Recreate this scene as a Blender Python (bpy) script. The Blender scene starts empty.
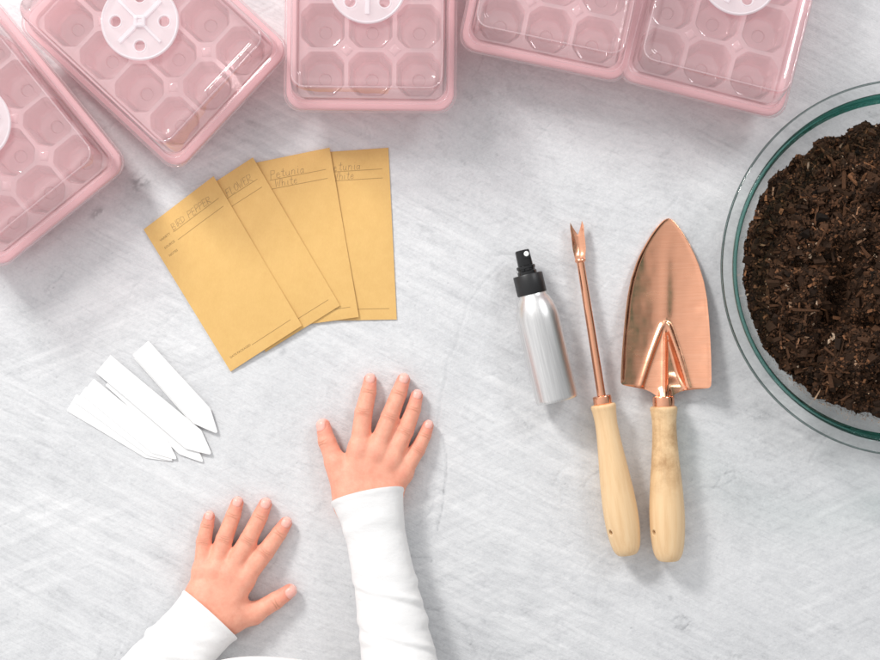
import bpy, bmesh, math, random
import numpy as np
from mathutils import Vector, Matrix

random.seed(7)
rng = np.random.default_rng(11)
PI = math.pi
sc = bpy.context.scene
COL = sc.collection

# ------------------------------------------------------------------ camera
H = 1300.0                                   # lens height above the table, mm
cam_d = bpy.data.cameras.new('camera')
cam_d.sensor_width = 36.0
cam_d.lens = 36.0 * H / 880.0
cam_d.clip_start = 0.01
cam_d.clip_end = 50.0
cam = bpy.data.objects.new('camera', cam_d)
cam.location = (0, 0, H / 1000)
COL.objects.link(cam)
sc.camera = cam

# ------------------------------------------------------------------ room light
world = bpy.data.worlds.new('World')
sc.world = world
world.use_nodes = True
wn = world.node_tree
wn.nodes.clear()
w_out = wn.nodes.new('ShaderNodeOutputWorld')
w_bg = wn.nodes.new('ShaderNodeBackground')
w_tc = wn.nodes.new('ShaderNodeTexCoord')
w_dot = wn.nodes.new('ShaderNodeVectorMath'); w_dot.operation = 'DOT_PRODUCT'
w_dot.inputs[1].default_value = (-0.80, 0.30, 0.15)
w_rmp = wn.nodes.new('ShaderNodeValToRGB')
e = w_rmp.color_ramp.elements
e[0].position = 0.28; e[0].color = (0.48, 0.48, 0.485, 1)
e[1].position = 0.80; e[1].color = (1.0, 1.0, 1.01, 1)
w_map = wn.nodes.new('ShaderNodeMapRange')
w_map.inputs['From Min'].default_value = -1.0
w_map.inputs['From Max'].default_value = 1.0
wn.links.new(w_tc.outputs['Generated'], w_dot.inputs[0])
wn.links.new(w_dot.outputs['Value'], w_map.inputs['Value'])
wn.links.new(w_map.outputs['Result'], w_rmp.inputs['Fac'])
wn.links.new(w_rmp.outputs['Color'], w_bg.inputs['Color'])
w_bg.inputs['Strength'].default_value = 0.94
wn.links.new(w_bg.outputs['Background'], w_out.inputs['Surface'])


def area(name, loc, target, size, power, color):
    d = bpy.data.lights.new(name, 'AREA')
    d.shape = 'RECTANGLE'
    d.size, d.size_y = size
    d.energy = power
    d.color = color
    o = bpy.data.objects.new(name, d)
    o.location = loc
    o.rotation_euler = (Vector(target) - Vector(loc)).to_track_quat('-Z', 'Y').to_euler()
    COL.objects.link(o)
    return o


area('window_light', (-1.10, 1.40, 1.22), (0, 0, 0), (0.40, 0.40), 35, (1.0, 0.985, 0.965))
area('second_window_light', (1.35, 1.35, 1.5), (0.1, 0, 0), (0.5, 0.5), 13, (0.97, 0.985, 1.0))

sc.view_settings.view_transform = 'Standard'
sc.view_settings.look = 'None'
sc.view_settings.exposure = 0.0
sc.view_settings.gamma = 1.0
sc.render.engine = 'CYCLES'
sc.cycles.use_denoising = True
try:
    sc.cycles.denoiser = 'OPENIMAGEDENOISE'
except Exception:
    pass
sc.cycles.max_bounces = 14
sc.cycles.transmission_bounces = 10
sc.cycles.glossy_bounces = 6
sc.cycles.diffuse_bounces = 4
sc.cycles.transparent_max_bounces = 32
sc.cycles.sample_clamp_indirect = 6.0


# ------------------------------------------------------------------ helpers
def U(px, py, z=0.0):
    """photo pixel (880 wide) seen at height z (mm) -> millimetres on the table"""
    k = 1.0 - z / H
    return ((px - 440.0) * k, (330.0 - py) * k)


def tag(o, label=None, cat=None, group=None, kind=None):
    if label: o['label'] = label
    if cat: o['category'] = cat
    if group: o['group'] = group
    if kind: o['kind'] = kind
    return o


def empty(name, loc_mm, rz=0.0):
    o = bpy.data.objects.new(name, None)
    o.empty_display_size = 0.02
    o.location = (loc_mm[0] / 1000, loc_mm[1] / 1000, (loc_mm[2] if len(loc_mm) > 2 else 0) / 1000)
    o.rotation_euler = (0, 0, rz)
    COL.objects.link(o)
    return o


def mesh_obj(name, verts, faces, mat, parent=None, smooth=True, attrs=None, sharp=None):
    """verts in mm"""
    me = bpy.data.meshes.new(name)
    v = np.asarray(verts, dtype=np.float64) / 1000.0
    me.from_pydata(v.tolist() if len(v) < 60000 else v, [], faces if isinstance(faces, list) else faces.tolist())
    me.update()
    if smooth:
        me.polygons.foreach_set('use_smooth', np.ones(len(me.polygons), dtype=bool))
    if attrs:
        for k, a in attrs.items():
            at = me.attributes.new(k, 'FLOAT', 'POINT')
            at.data.foreach_set('value', np.asarray(a, dtype=np.float32))
    me.materials.append(mat)
    if sharp:
        me.set_sharp_from_angle(angle=math.radians(sharp))
    o = bpy.data.objects.new(name, me)
    COL.objects.link(o)
    if parent: o.parent = parent
    return o


class MB:
    """collects geometry for one mesh"""
    def __init__(self):
        self.v = []; self.f = []

    def add(self, verts, faces):
        b = len(self.v)
        self.v.extend([tuple(p) for p in verts])
        self.f.extend([tuple(i + b for i in q) for q in faces])
        return self

    def xf(self, M, start=0):
        self.v = [tuple(M @ Vector(p)) if i >= start else p for i, p in enumerate(self.v)]
        return self

    def build(self, name, mat, parent=None, smooth=True, sharp=35):
        return mesh_obj(name, self.v, [list(q) for q in self.f], mat, parent, smooth, None, sharp)


def loft(rings, cap0=True, cap1=True, closed=True):
    n = len(rings[0])
    v = [p for r in rings for p in r]
    f = []
    for i in range(len(rings) - 1):
        for j in range(n if closed else n - 1):
            a = i * n + j; b = i * n + (j + 1) % n
            f.append((a, b, b + n, a + n))
    if cap0: f.append(tuple(reversed(range(n))))
    if cap1: f.append(tuple((len(rings) - 1) * n + j for j in range(n)))
    return v, f


def lathe(profile, n=48, cap0=True, cap1=True, axis='z'):
    rings = []
    for r, z in profile:
        ring = []
        for j in range(n):
            a = 2 * PI * j / n
            if axis == 'z': ring.append((r * math.cos(a), r * math.sin(a), z))
            else: ring.append((r * math.sin(a), z, r * math.cos(a)))
        rings.append(ring)
    return loft(rings, cap0, cap1)


def rrect(hx, hy, r, z, n=7):
    r = min(r, hx - .01, hy - .01)
    pts = []
    for cx, cy, a0 in ((hx - r, hy - r, 0), (-hx + r, hy - r, 90), (-hx + r, -hy + r, 180), (hx - r, -hy + r, 270)):
        for k in range(n):
            a = math.radians(a0 + 90 * k / (n - 1))
            pts.append((cx + r * math.cos(a), cy + r * math.sin(a), z))
    return pts


def box(cx, cy, cz, sx, sy, sz):
    v = [(cx + sx * a, cy + sy * b, cz + sz * c) for a in (-.5, .5) for b in (-.5, .5) for c in (-.5, .5)]
    f = [(0, 1, 3, 2), (4, 6, 7, 5), (0, 4, 5, 1), (2, 3, 7, 6), (0, 2, 6, 4), (1, 5, 7, 3)]
    return v, f


def sstep(a, b, x):
    t = np.clip((x - a) / (b - a), 0, 1)
    return t * t * (3 - 2 * t)


# ------------------------------------------------------------------ node helpers
def new_mat(name):
    m = bpy.data.materials.new(name)
    m.use_nodes = True
    nt = m.node_tree
    nt.nodes.clear()
    out = nt.nodes.new('ShaderNodeOutputMaterial')
    return m, nt, out


def N(nt, t, **kw):
    n = nt.nodes.new(t)
    for k, v in kw.items():
        if k in n.inputs: n.inputs[k].default_value = v
        else: setattr(n, k, v)
    return n


def L(nt, a, b): nt.links.new(a, b)


def noise(nt, scale, detail=3.0, rough=0.55, vec=None, stretch=None, coord='Object', turn=0.0):
    tc = N(nt, 'ShaderNodeTexCoord')
    src = tc.outputs[coord]
    if turn:
        mr_ = N(nt, 'ShaderNodeMapping'); mr_.inputs['Rotation'].default_value = (0, 0, math.radians(turn))
        L(nt, src, mr_.inputs['Vector']); src = mr_.outputs['Vector']
    if stretch:
        mp = N(nt, 'ShaderNodeMapping'); mp.inputs['Scale'].default_value = stretch
        L(nt, src, mp.inputs['Vector']); src = mp.outputs['Vector']
    nz = N(nt, 'ShaderNodeTexNoise'); nz.inputs['Scale'].default_value = scale
    nz.inputs['Detail'].default_value = detail; nz.inputs['Roughness'].default_value = rough
    L(nt, src, nz.inputs['Vector'])
    return nz.outputs['Fac']


def ramp(nt, fac, stops):
    r = N(nt, 'ShaderNodeValToRGB')
    els = r.color_ramp.elements
    while len(els) < len(stops): els.new(0.5)
    for el, (p, c) in zip(els, stops):
        el.position = p; el.color = (*c, 1) if len(c) == 3 else c
    L(nt, fac, r.inputs['Fac'])
    return r.outputs['Color']


def mixc(nt, fac, a, b, mode='MIX'):
    m = N(nt, 'ShaderNodeMix', data_type='RGBA', blend_type=mode)
    for s, v in ((m.inputs[0], fac), (m.inputs[6], a), (m.inputs[7], b)):
        if hasattr(v, 'is_linked') or isinstance(v, bpy.types.NodeSocket): L(nt, v, s)
        elif isinstance(v, (int, float)): s.default_value = v
        else: s.default_value = (*v, 1)
    return m.outputs[2]


def bump(nt, fac, strength, dist):
    b = N(nt, 'ShaderNodeBump'); b.inputs['Strength'].default_value = strength
    b.inputs['Distance'].default_value = dist
    L(nt, fac, b.inputs['Height'])
    return b.outputs['Normal']


def bump2(nt, f1, s1, d1, f2, s2, d2):
    a = N(nt, 'ShaderNodeBump'); a.inputs['Strength'].default_value = s1; a.inputs['Distance'].default_value = d1
    L(nt, f1, a.inputs['Height'])
    b = N(nt, 'ShaderNodeBump'); b.inputs['Strength'].default_value = s2; b.inputs['Distance'].default_value = d2
    L(nt, f2, b.inputs['Height']); L(nt, a.outputs['Normal'], b.inputs['Normal'])
    return b.outputs['Normal']


def principled(nt, out, **kw):
    p = N(nt, 'ShaderNodeBsdfPrincipled')
    for k, v in kw.items():
        k = k.replace('_', ' ')
        if isinstance(v, bpy.types.NodeSocket): L(nt, v, p.inputs[k])
        elif isinstance(v, tuple) and len(v) == 3 and k != 'Subsurface Radius': p.inputs[k].default_value = (*v, 1)
        else: p.inputs[k].default_value = v
    L(nt, p.outputs[0], out.inputs['Surface'])
    return p


def attr(nt, name):
    a = N(nt, 'ShaderNodeAttribute'); a.attribute_name = name
    return a.outputs['Fac']


def schlick(nt, gain=1.0, f0=0.035, normal=None):
    """two-sided Fresnel of a thin sheet (a sheet has no inside, so both faces behave alike)"""
    g = N(nt, 'ShaderNodeNewGeometry')
    d = N(nt, 'ShaderNodeVectorMath', operation='DOT_PRODUCT')
    L(nt, normal if normal else g.outputs['Normal'], d.inputs[0]); L(nt, g.outputs['Incoming'], d.inputs[1])
    a = N(nt, 'ShaderNodeMath', operation='ABSOLUTE'); L(nt, d.outputs['Value'], a.inputs[0])
    o = N(nt, 'ShaderNodeMath', operation='SUBTRACT', use_clamp=True); o.inputs[0].default_value = 1.0; L(nt, a.outputs[0], o.inputs[1])
    p = N(nt, 'ShaderNodeMath', operation='POWER'); p.inputs[1].default_value = 5.0; L(nt, o.outputs[0], p.inputs[0])
    m = N(nt, 'ShaderNodeMath', operation='MULTIPLY_ADD', use_clamp=True)
    m.inputs[1].default_value = (1 - f0) * gain; m.inputs[2].default_value = f0 * gain
    L(nt, p.outputs[0], m.inputs[0])
    return m.outputs[0]


# ------------------------------------------------------------------ materials
MAT = {}

# plaster table
m, nt, out = new_mat('grey_plaster')
t = attr(nt, 'tone')
c = ramp(nt, t, [(0.0, (0.16, 0.16, 0.17)), (0.35, (0.45, 0.456, 0.468)), (0.6, (0.63, 0.636, 0.648)), (0.85, (0.765, 0.768, 0.775)), (1.0, (0.83, 0.832, 0.835))])
fine = noise(nt, 420, 4, 0.65)
c2 = mixc(nt, 0.20, c, ramp(nt, fine, [(0.3, (0.3, 0.3, 0.3)), (0.7, (0.8, 0.8, 0.8))]), 'OVERLAY')
nb = noise(nt, 260, 6, 0.7)
# hair-fine trowel scratches
sa = noise(nt, 190, 4, 0.7, stretch=(0.16, 1.5, 1), turn=27)
sb = noise(nt, 150, 4, 0.7, stretch=(0.2, 1.4, 1), turn=-22)
c2 = mixc(nt, 0.27, c2, ramp(nt, sa, [(0.28, (0.62, 0.62, 0.63)), (0.46, (1, 1, 1))]), 'MULTIPLY')
c2 = mixc(nt, 0.20, c2, ramp(nt, sb, [(0.28, (0.6, 0.6, 0.61)), (0.45, (1, 1, 1))]), 'MULTIPLY')
principled(nt, out, Base_Color=c2, Roughness=0.58, Specular_IOR_Level=0.35, Normal=bump2(nt, sa, 0.35, 0.0012, nb, 0.6, 0.0008))
MAT['plaster'] = m


def thin_plastic(name, tint, body, body_amt, rough=0.06, gloss=1.0, bump_scale=None, translucent=0.6):
    """translucent sheet plastic: part clear, part scattering, glossy skin"""
    m, nt, out = new_mat(name)
    tr = N(nt, 'ShaderNodeBsdfTransparent'); tr.inputs['Color'].default_value = (*tint, 1)
    tl = N(nt, 'ShaderNodeBsdfTranslucent'); tl.inputs['Color'].default_value = (*body, 1)
    df = N(nt, 'ShaderNodeBsdfDiffuse'); df.inputs['Color'].default_value = (*body, 1)
    gl = N(nt, 'ShaderNodeBsdfGlossy'); gl.inputs['Roughness'].default_value = rough
    m0 = N(nt, 'ShaderNodeMixShader'); m0.inputs[0].default_value = translucent
    L(nt, df.outputs[0], m0.inputs[1]); L(nt, tl.outputs[0], m0.inputs[2])
    m1 = N(nt, 'ShaderNodeMixShader'); m1.inputs[0].default_value = body_amt
    L(nt, tr.outputs[0], m1.inputs[1]); L(nt, m0.outputs[0], m1.inputs[2])
    m2 = N(nt, 'ShaderNodeMixShader')
    L(nt, schlick(nt, gloss), m2.inputs[0]); L(nt, m1.outputs[0], m2.inputs[1]); L(nt, gl.outputs[0], m2.inputs[2])
    if bump_scale:
        nz = noise(nt, bump_scale, 2, 0.5)
        bn = bump(nt, nz, 0.25, 0.002)
        L(nt, bn, gl.inputs['Normal'])
    L(nt, m2.outputs[0], out.inputs['Surface'])
    return m


MAT['lid'] = thin_plastic('clear_pink_lid', (0.997, 0.962, 0.967), (0.99, 0.87, 0.885), 0.20, 0.035, 1.8, 38, 0.25)
MAT['tray'] = thin_plastic('pink_translucent_tray', (0.995, 0.83, 0.845), (0.99, 0.65, 0.675), 0.60, 0.12, 1.5, None, 0.16)
MAT['cells'] = thin_plastic('pink_translucent_cells', (0.995, 0.90, 0.91), (0.99, 0.73, 0.75), 0.44, 0.06, 3.0, 55, 0.15)
MAT['dial'] = thin_plastic('frosted_white_dial', (0.985, 0.965, 0.975), (0.96, 0.94, 0.955), 0.42, 0.3, 0.8, None, 0.3)

# kraft paper
m, nt, out = new_mat('tan_kraft_paper')
f1 = noise(nt, 90, 5, 0.6)
f2 = noise(nt, 900, 3, 0.7, stretch=(1, 0.35, 1))
c = ramp(nt, f1, [(0.25, (0.70, 0.44, 0.155)), (0.75, (0.75, 0.485, 0.18))])
c = mixc(nt, 0.12, c, ramp(nt, f2, [(0.3, (0.38, 0.25, 0.12)), (0.7, (0.75, 0.6, 0.4))]), 'OVERLAY')
principled(nt, out, Base_Color=c, Roughness=0.5, Specular_IOR_Level=0.4, Normal=bump(nt, f2, 0.12, 0.0003))
MAT['kraft'] = m


def plain(name, col, rough=0.5, metal=0.0, spec=0.5, bump_s=None):
    m, nt, out = new_mat(name)
    kw = dict(Base_Color=col, Roughness=rough, Metallic=metal, Specular_IOR_Level=spec)
    nz = noise(nt, bump_s or 300, 4, 0.6)
    a = tuple(x * 0.93 for x in col); b = tuple(min(1, x * 1.05) for x in col)
    kw['Base_Color'] = ramp(nt, nz, [(0.3, a), (0.7, b)])
    if bump_s: kw['Normal'] = bump(nt, nz, 0.15, 0.0004)
    principled(nt, out, **kw)
    return m


MAT['print'] = plain('brown_print_ink', (0.30, 0.18, 0.065), 0.7)
MAT['rule'] = plain('thin_rule_ink', (0.42, 0.25, 0.085), 0.7)
MAT['pencil'] = plain('pencil_writing', (0.38, 0.235, 0.10), 0.6)
m, nt, out = new_mat('white_label_plastic')
c = ramp(nt, noise(nt, 14, 2, 0.5), [(0.3, (0.85, 0.85, 0.845)), (0.7, (0.89, 0.89, 0.885))])
principled(nt, out, Base_Color=c, Roughness=0.35, Normal=bump(nt, noise(nt, 24, 2, 0.5), 0.10, 0.003))
MAT['label'] = m
MAT['black'] = plain('black_plastic', (0.012, 0.012, 0.013), 0.42, bump_s=700)
MAT['blackgloss'] = plain('glossy_black_plastic', (0.010, 0.010, 0.011), 0.16)
MAT['whitebit'] = plain('white_nozzle_insert', (0.85, 0.85, 0.85), 0.4)
MAT['holedark'] = plain('dark_bored_wood', (0.10, 0.05, 0.02), 0.8)

# brushed aluminium
m, nt, out = new_mat('brushed_aluminium')
st = noise(nt, 500, 4, 0.7, stretch=(1, 0.03, 1))
st2 = noise(nt, 900, 3, 0.7, stretch=(0.05, 1, 0.05))
c = ramp(nt, st, [(0.3, (0.68, 0.675, 0.67)), (0.7, (0.88, 0.875, 0.865))])
p = principled(nt, out, Base_Color=c, Metallic=1.0, Roughness=0.36, Normal=bump(nt, st2, 0.10, 0.0002))
MAT['alu'] = m

# copper
m, nt, out = new_mat('brushed_copper')
st = noise(nt, 700, 2, 0.5, stretch=(0.05, 1, 0.05))
sp = noise(nt, 60, 4, 0.6, stretch=(0.5, 1, 1))
dent = noise(nt, 26, 2, 0.5, stretch=(1, 0.7, 0.2))
c = ramp(nt, st, [(0.25, (0.90, 0.43, 0.265)), (0.75, (0.95, 0.49, 0.315))])
ro = ramp(nt, sp, [(0.35, (0.15, 0.15, 0.15)), (0.7, (0.30, 0.30, 0.30))])
principled(nt, out, Base_Color=c, Metallic=1.0, Roughness=ro, Normal=bump(nt, dent, 0.40, 0.006))
MAT['copper'] = m
m, nt, out = new_mat('polished_copper')
st = noise(nt, 300, 3, 0.6)
c = ramp(nt, st, [(0.25, (0.90, 0.43, 0.265)), (0.75, (0.94, 0.475, 0.30))])
principled(nt, out, Base_Color=c, Metallic=1.0, Roughness=0.20, Normal=bump(nt, st, 0.05, 0.0004))
MAT['copper2'] = m


def wood(name, stain):
    m, nt, out = new_mat(name)
    g = noise(nt, 260, 5, 0.65, stretch=(1, 0.045, 1))
    g2 = noise(nt, 45, 3, 0.5, stretch=(1, 0.12, 1))
    c = ramp(nt, g, [(0.25, (0.70, 0.45, 0.235)), (0.5, (0.81, 0.57, 0.325)), (0.8, (0.87, 0.66, 0.41))])
    c = mixc(nt, 0.35, c, ramp(nt, g2, [(0.3, (0.73, 0.475, 0.25)), (0.7, (0.87, 0.65, 0.40))]))
    if stain:
        tc = N(nt, 'ShaderNodeTexCoord')
        s1 = noise(nt, 38, 6, 0.72)
        # soil smudges rubbed into the upper part of the handle
        sx = N(nt, 'ShaderNodeSeparateXYZ'); L(nt, tc.outputs['Object'], sx.inputs[0])
        mr = N(nt, 'ShaderNodeMapRange'); mr.inputs['From Min'].default_value = 0.058; mr.inputs['From Max'].default_value = 0.095
        L(nt, sx.outputs['Y'], mr.inputs['Value'])
        s2 = ramp(nt, s1, [(0.42, (0, 0, 0)), (0.68, (0.75, 0.75, 0.75))])
        f = mixc(nt, 1.0, s2, mr.outputs['Result'], 'MULTIPLY')
        c = mixc(nt, f, c, (0.36, 0.19, 0.075))
    principled(nt, out, Base_Color=c, Roughness=0.48, Specular_IOR_Level=0.4, Normal=bump(nt, g, 0.12, 0.0004))
    return m


MAT['wood'] = wood('pale_turned_wood', False)
MAT['wood2'] = wood('stained_turned_wood', True)

# glass: a thin clear wall; the more slantwise one looks through it, the longer and greener the way
def glass_mat(name, per_mm, rough=0.0, gain=0.9, cmin=0.07):
    m, nt, out = new_mat(name)
    lw = N(nt, 'ShaderNodeNewGeometry')
    dt = N(nt, 'ShaderNodeVectorMath', operation='DOT_PRODUCT')
    L(nt, lw.outputs['Normal'], dt.inputs[0]); L(nt, lw.outputs['Incoming'], dt.inputs[1])
    ab = N(nt, 'ShaderNodeMath', operation='ABSOLUTE'); L(nt, dt.outputs['Value'], ab.inputs[0])
    # path inside the glass after refraction: thickness / sqrt(1 - sin^2/n^2)  (plus the long way round at grazing edges)
    mx = N(nt, 'ShaderNodeMath', operation='MAXIMUM'); mx.inputs[1].default_value = cmin; L(nt, ab.outputs[0], mx.inputs[0])
    dv = N(nt, 'ShaderNodeMath', operation='DIVIDE'); dv.inputs[0].default_value = 1.0; L(nt, mx.outputs[0], dv.inputs[1])
    cols = N(nt, 'ShaderNodeCombineColor')
    for ch, k in zip(('Red', 'Green', 'Blue'), per_mm):
        pw = N(nt, 'ShaderNodeMath', operation='POWER'); pw.inputs[0].default_value = k
        L(nt, dv.outputs[0], pw.inputs[1]); L(nt, pw.outputs[0], cols.inputs[ch])
    tr = N(nt, 'ShaderNodeBsdfTransparent'); L(nt, cols.outputs[0], tr.inputs['Color'])
    gl = N(nt, 'ShaderNodeBsdfGlossy'); gl.inputs['Roughness'].default_value = rough
    mi = N(nt, 'ShaderNodeMixShader')
    L(nt, schlick(nt, gain), mi.inputs[0]); L(nt, tr.outputs[0], mi.inputs[1]); L(nt, gl.outputs[0], mi.inputs[2])
    L(nt, mi.outputs[0], out.inputs['Surface'])
    return m


MAT['glass'] = glass_mat('clear_bowl_glass', (0.990, 0.996, 0.995))
MAT['glasslip'] = glass_mat('clear_lip_glass', (0.95, 0.963, 0.961), 0.0, 0.35, 0.03)
MAT['glassrim'] = glass_mat('rounded_glass_edge', (0.68, 0.73, 0.72), 0.0, 0.6)  # dark line that refraction draws along the edge, put into the tint
MAT['glassedge'] = glass_mat('thick_green_glass', (0.53, 0.73, 0.695), 0.0, 0.6)

# soil
m, nt, out = new_mat('dark_potting_soil')
sh = attr(nt, 'shade')
c = ramp(nt, sh, [(0.0, (0.010, 0.006, 0.004)), (0.45, (0.044, 0.021, 0.0105)), (0.75, (0.110, 0.050, 0.025)), (0.93, (0.25, 0.11, 0.05)), (1.0, (0.50, 0.36, 0.25))])
nz = noise(nt, 500, 4, 0.7)
c = mixc(nt, 0.5, c, ramp(nt, nz, [(0.3, (0.25, 0.25, 0.25)), (0.7, (0.75, 0.75, 0.75))]), 'OVERLAY')
principled(nt, out, Base_Color=c, Roughness=0.85, Specular_IOR_Level=0.2, Normal=bump(nt, nz, 0.5, 0.001))
MAT['soil'] = m

# skin
m, nt, out = new_mat('warm_skin')
base = noise(nt, 110, 6, 0.75)
c = ramp(nt, base, [(0.3, (0.775, 0.322, 0.22)), (0.7, (0.88, 0.435, 0.305))])
c = mixc(nt, attr(nt, 'red'), c, (0.82, 0.285, 0.215))
c = mixc(nt, attr(nt, 'crease'), c, (0.50, 0.20, 0.12))
c = mixc(nt, attr(nt, 'nail'), c, (0.88, 0.47, 0.40))
c = mixc(nt, attr(nt, 'lunula'), c, (0.86, 0.62, 0.55))
por = noise(nt, 480, 5, 0.75)
ro = mixc(nt, attr(nt, 'nail'), (0.52, 0.52, 0.52), (0.25, 0.25, 0.25))
principled(nt, out, Base_Color=c, Roughness=ro, Specular_IOR_Level=0.4, Subsurface_Weight=0.18,
           Subsurface_Radius=(1.0, 0.35, 0.2), Subsurface_Scale=0.003, Normal=bump(nt, por, 0.42, 0.0006))
MAT['skin'] = m

# white jersey
m, nt, out = new_mat('white_jersey')
wv = noise(nt, 1500, 2, 0.6, stretch=(1, 0.5, 1))
w2 = noise(nt, 26, 3, 0.5)
c = ramp(nt, w2, [(0.3, (0.80, 0.795, 0.79)), (0.7, (0.835, 0.83, 0.825))])
principled(nt, out, Base_Color=c, Roughness=0.85, Specular_IOR_Level=0.15, Normal=bump2(nt, noise(nt, 30, 4, 0.55, stretch=(1, 1.6, 1)), 0.30, 0.006, wv, 0.3, 0.0004),
           Subsurface_Weight=0.08, Subsurface_Radius=(1.0, 0.95, 0.9), Subsurface_Scale=0.002)
MAT['jersey'] = m


# ------------------------------------------------------------------ table
def fft_noise(shape, step, lx, ly, ang=0.0, seed=0):
    """gaussian-filtered noise, correlation lengths lx, ly (mm) along an axis turned by ang; unit variance"""
    r = np.random.default_rng(seed)
    w = r.standard_normal(shape)
    F = np.fft.fft2(w)
    ky = np.fft.fftfreq(shape[0], step)[:, None]; kx = np.fft.fftfreq(shape[1], step)[None, :]
    ca, sa = math.cos(ang), math.sin(ang)
    a = (kx * ca + ky * sa) * lx; b = (-kx * sa + ky * ca) * ly
    G = np.exp(-2 * (a * a + b * b))
    o = np.fft.ifft2(F * G).real
    return (o - o.mean()) / o.std()


def build_table():
    step = 1.5
    x0, x1, y0, y1 = -760.0, 760.0, -352.0, 640.0
    xs = np.arange(x0, x1 + .1, step); ys = np.arange(y0, y1 + .1, step)
    X, Y = np.meshgrid(xs, ys)
    S = X.shape
    fn = lambda lx, ly, a, s: fft_noise(S, step, lx, ly, math.radians(a), s)
    big = fn(120, 120, 0, 1); mid = fn(26, 26, 0, 2); small = fn(7, 7, 0, 3); fine = fn(2.2, 2.2, 0, 4)
    s1 = fn(60, 2.2, -28, 5); s2 = fn(45, 2.0, -12, 6); s3 = fn(50, 2.4, 24, 7); s4 = fn(30, 5, -40, 8)
    mA = sstep(-.4, .6, fn(140, 140, 0, 9)); mB = sstep(-.2, .8, fn(120, 120, 0, 10)); mC = sstep(0, .9, fn(110, 110, 0, 12))
    broad = sstep(-.6, 2.0, fn(85, 9, -24, 21)) * 2 * mA + sstep(-.6, 2.0, fn(70, 8, 20, 22)) * 2 * mC - 1.1
    strokes = s1 * mA * .8 + s2 * mB * .7 + s3 * mC * .6 + s4 * .35
    tone = .70 + .034 * big + .022 * mid + .015 * small + .018 * fine + .036 * strokes + .046 * broad
    # worn grey smudges
    smud = sstep(1.35, 2.6, mid + .7 * s4 + .55 * small) * sstep(-.6, 1.0, fine + small)
    tone -= .13 * smud
    # pits
    pits = sstep(2.9, 3.6, fn(1.6, 1.6, 0, 14))
    tone -= .22 * pits
    hgt = -.35 + .05 * mid + .05 * small + .05 * strokes + .012 * fine - .25 * pits
    # hand-placed stains and cracks seen on the surface
    def blob(px, py, r, k, seed):
        nonlocal tone
        x, y = U(px, py)
        d = np.hypot(X - x, Y - y) / r
        tone = tone - k * np.exp(-d * d * 1.4) * sstep(-.9, 1.1, small + .8 * fine)
    for i, (px, py, r, k) in enumerate([(140, 182, 13, .42), (98, 213, 9, .34), (152, 236, 5, .3), (60, 290, 16, .13), (55, 318, 8, .12), (283, 352, 6, .3), (505, 107, 11, .14),
                                        (500, 158, 12, .13), (462, 163, 4, .3), (610, 342, 5, .25), (762, 415, 10, .2), (690, 480, 10, .15),
                                        (834, 632, 8, .28), (770, 575, 12, .14), (685, 625, 11, .24), (487, 620, 9, .22), (668, 597, 6, .2),
                                        (740, 640, 22, .14), (60, 590, 14, .16), (22, 512, 10, .13), (120, 510, 14, .1), (30, 575, 8, .16), (668, 212, 5, .2),
                                        (395, 655, 9, .2), (325, 505, 10, .15), (250, 605, 12, .08), (800, 520, 20, .1)]):
        blob(px, py, r, k, i)
    def crack(pts, w, k):
        nonlocal tone, hgt
        P = [U(*p) for p in pts]
        bx0 = min(p[0] for p in P) - 8; bx1 = max(p[0] for p in P) + 8
        by0 = min(p[1] for p in P) - 8; by1 = max(p[1] for p in P) + 8
        i0, i1 = np.searchsorted(ys, [by0, by1]); j0, j1 = np.searchsorted(xs, [bx0, bx1])
        if i1 <= i0 or j1 <= j0: return
        x = X[i0:i1, j0:j1] + .5 * small[i0:i1, j0:j1]; y = Y[i0:i1, j0:j1] + .5 * mid[i0:i1, j0:j1]
        d = np.full(x.shape, 1e9)
        for (ax, ay), (bx, by) in zip(P[:-1], P[1:]):
            t = np.clip(((x - ax) * (bx - ax) + (y - ay) * (by - ay)) / ((bx - ax) ** 2 + (by - ay) ** 2 + 1e-9), 0, 1)
            d = np.minimum(d, np.hypot(x - ax - t * (bx - ax), y - ay - t * (by - ay)))
        m_ = np.exp(-(d / w) ** 2)
        tone[i0:i1, j0:j1] -= k * m_ * (.75 + .25 * fine[i0:i1, j0:j1])
        hgt[i0:i1, j0:j1] -= .35 * m_
    crack([(437, 424), (442, 436), (445, 452), (446, 470), (445, 490), (441, 512), (437, 530)], 1.1, .30)
    crack([(505, 262), (486, 280), (470, 300), (461, 325), (456, 345), (447, 362), (444, 385), (440, 410), (437, 424)], 1.3, .09)
    crack([(243, 600), (248, 597), (252, 601), (250, 606), (244, 607)], .9, .22)
    crack([(715, 486), (722, 474), (735, 470), (736, 478), (722, 486), (712, 488)], 1.0, .22)
    crack([(672, 622), (682, 616), (690, 622), (684, 630), (676, 628)], 1.1, .26)
    crack([(408, 556), (430, 558), (432, 562)], .9, .28)
    crack([(560, 468), (600, 468), (640, 470)], .8, .05)
    r = random.Random(5)
    for k in range(120):
        px, py = r.uniform(-60, 940), r.uniform(-60, 700)
        a = math.radians(r.choice([-28, -15, 20, 30, 60, 100]) + r.uniform(-25, 25)); ln = r.uniform(4, 9)
        pts = [(px, py)]
        for _ in range(r.randint(2, 6)):
            a += r.uniform(-.5, .5)
            pts.append((pts[-1][0] + ln * math.cos(a), pts[-1][1] - ln * math.sin(a)))
        crack(pts, r.uniform(.7, 1.2), r.uniform(.04, .17))
    tone = np.clip(tone, 0.02, 1)
    hgt = np.minimum(hgt, -.05)
    ny, nx = S
    V = np.stack([X.ravel(), Y.ravel(), hgt.ravel()], 1)
    idx = np.arange(nx * ny).reshape(ny, nx)
    F = np.stack([idx[:-1, :-1], idx[:-1, 1:], idx[1:, 1:], idx[1:, :-1]], -1).reshape(-1, 4)
    # slab sides and underside
    th = 32.0
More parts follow.
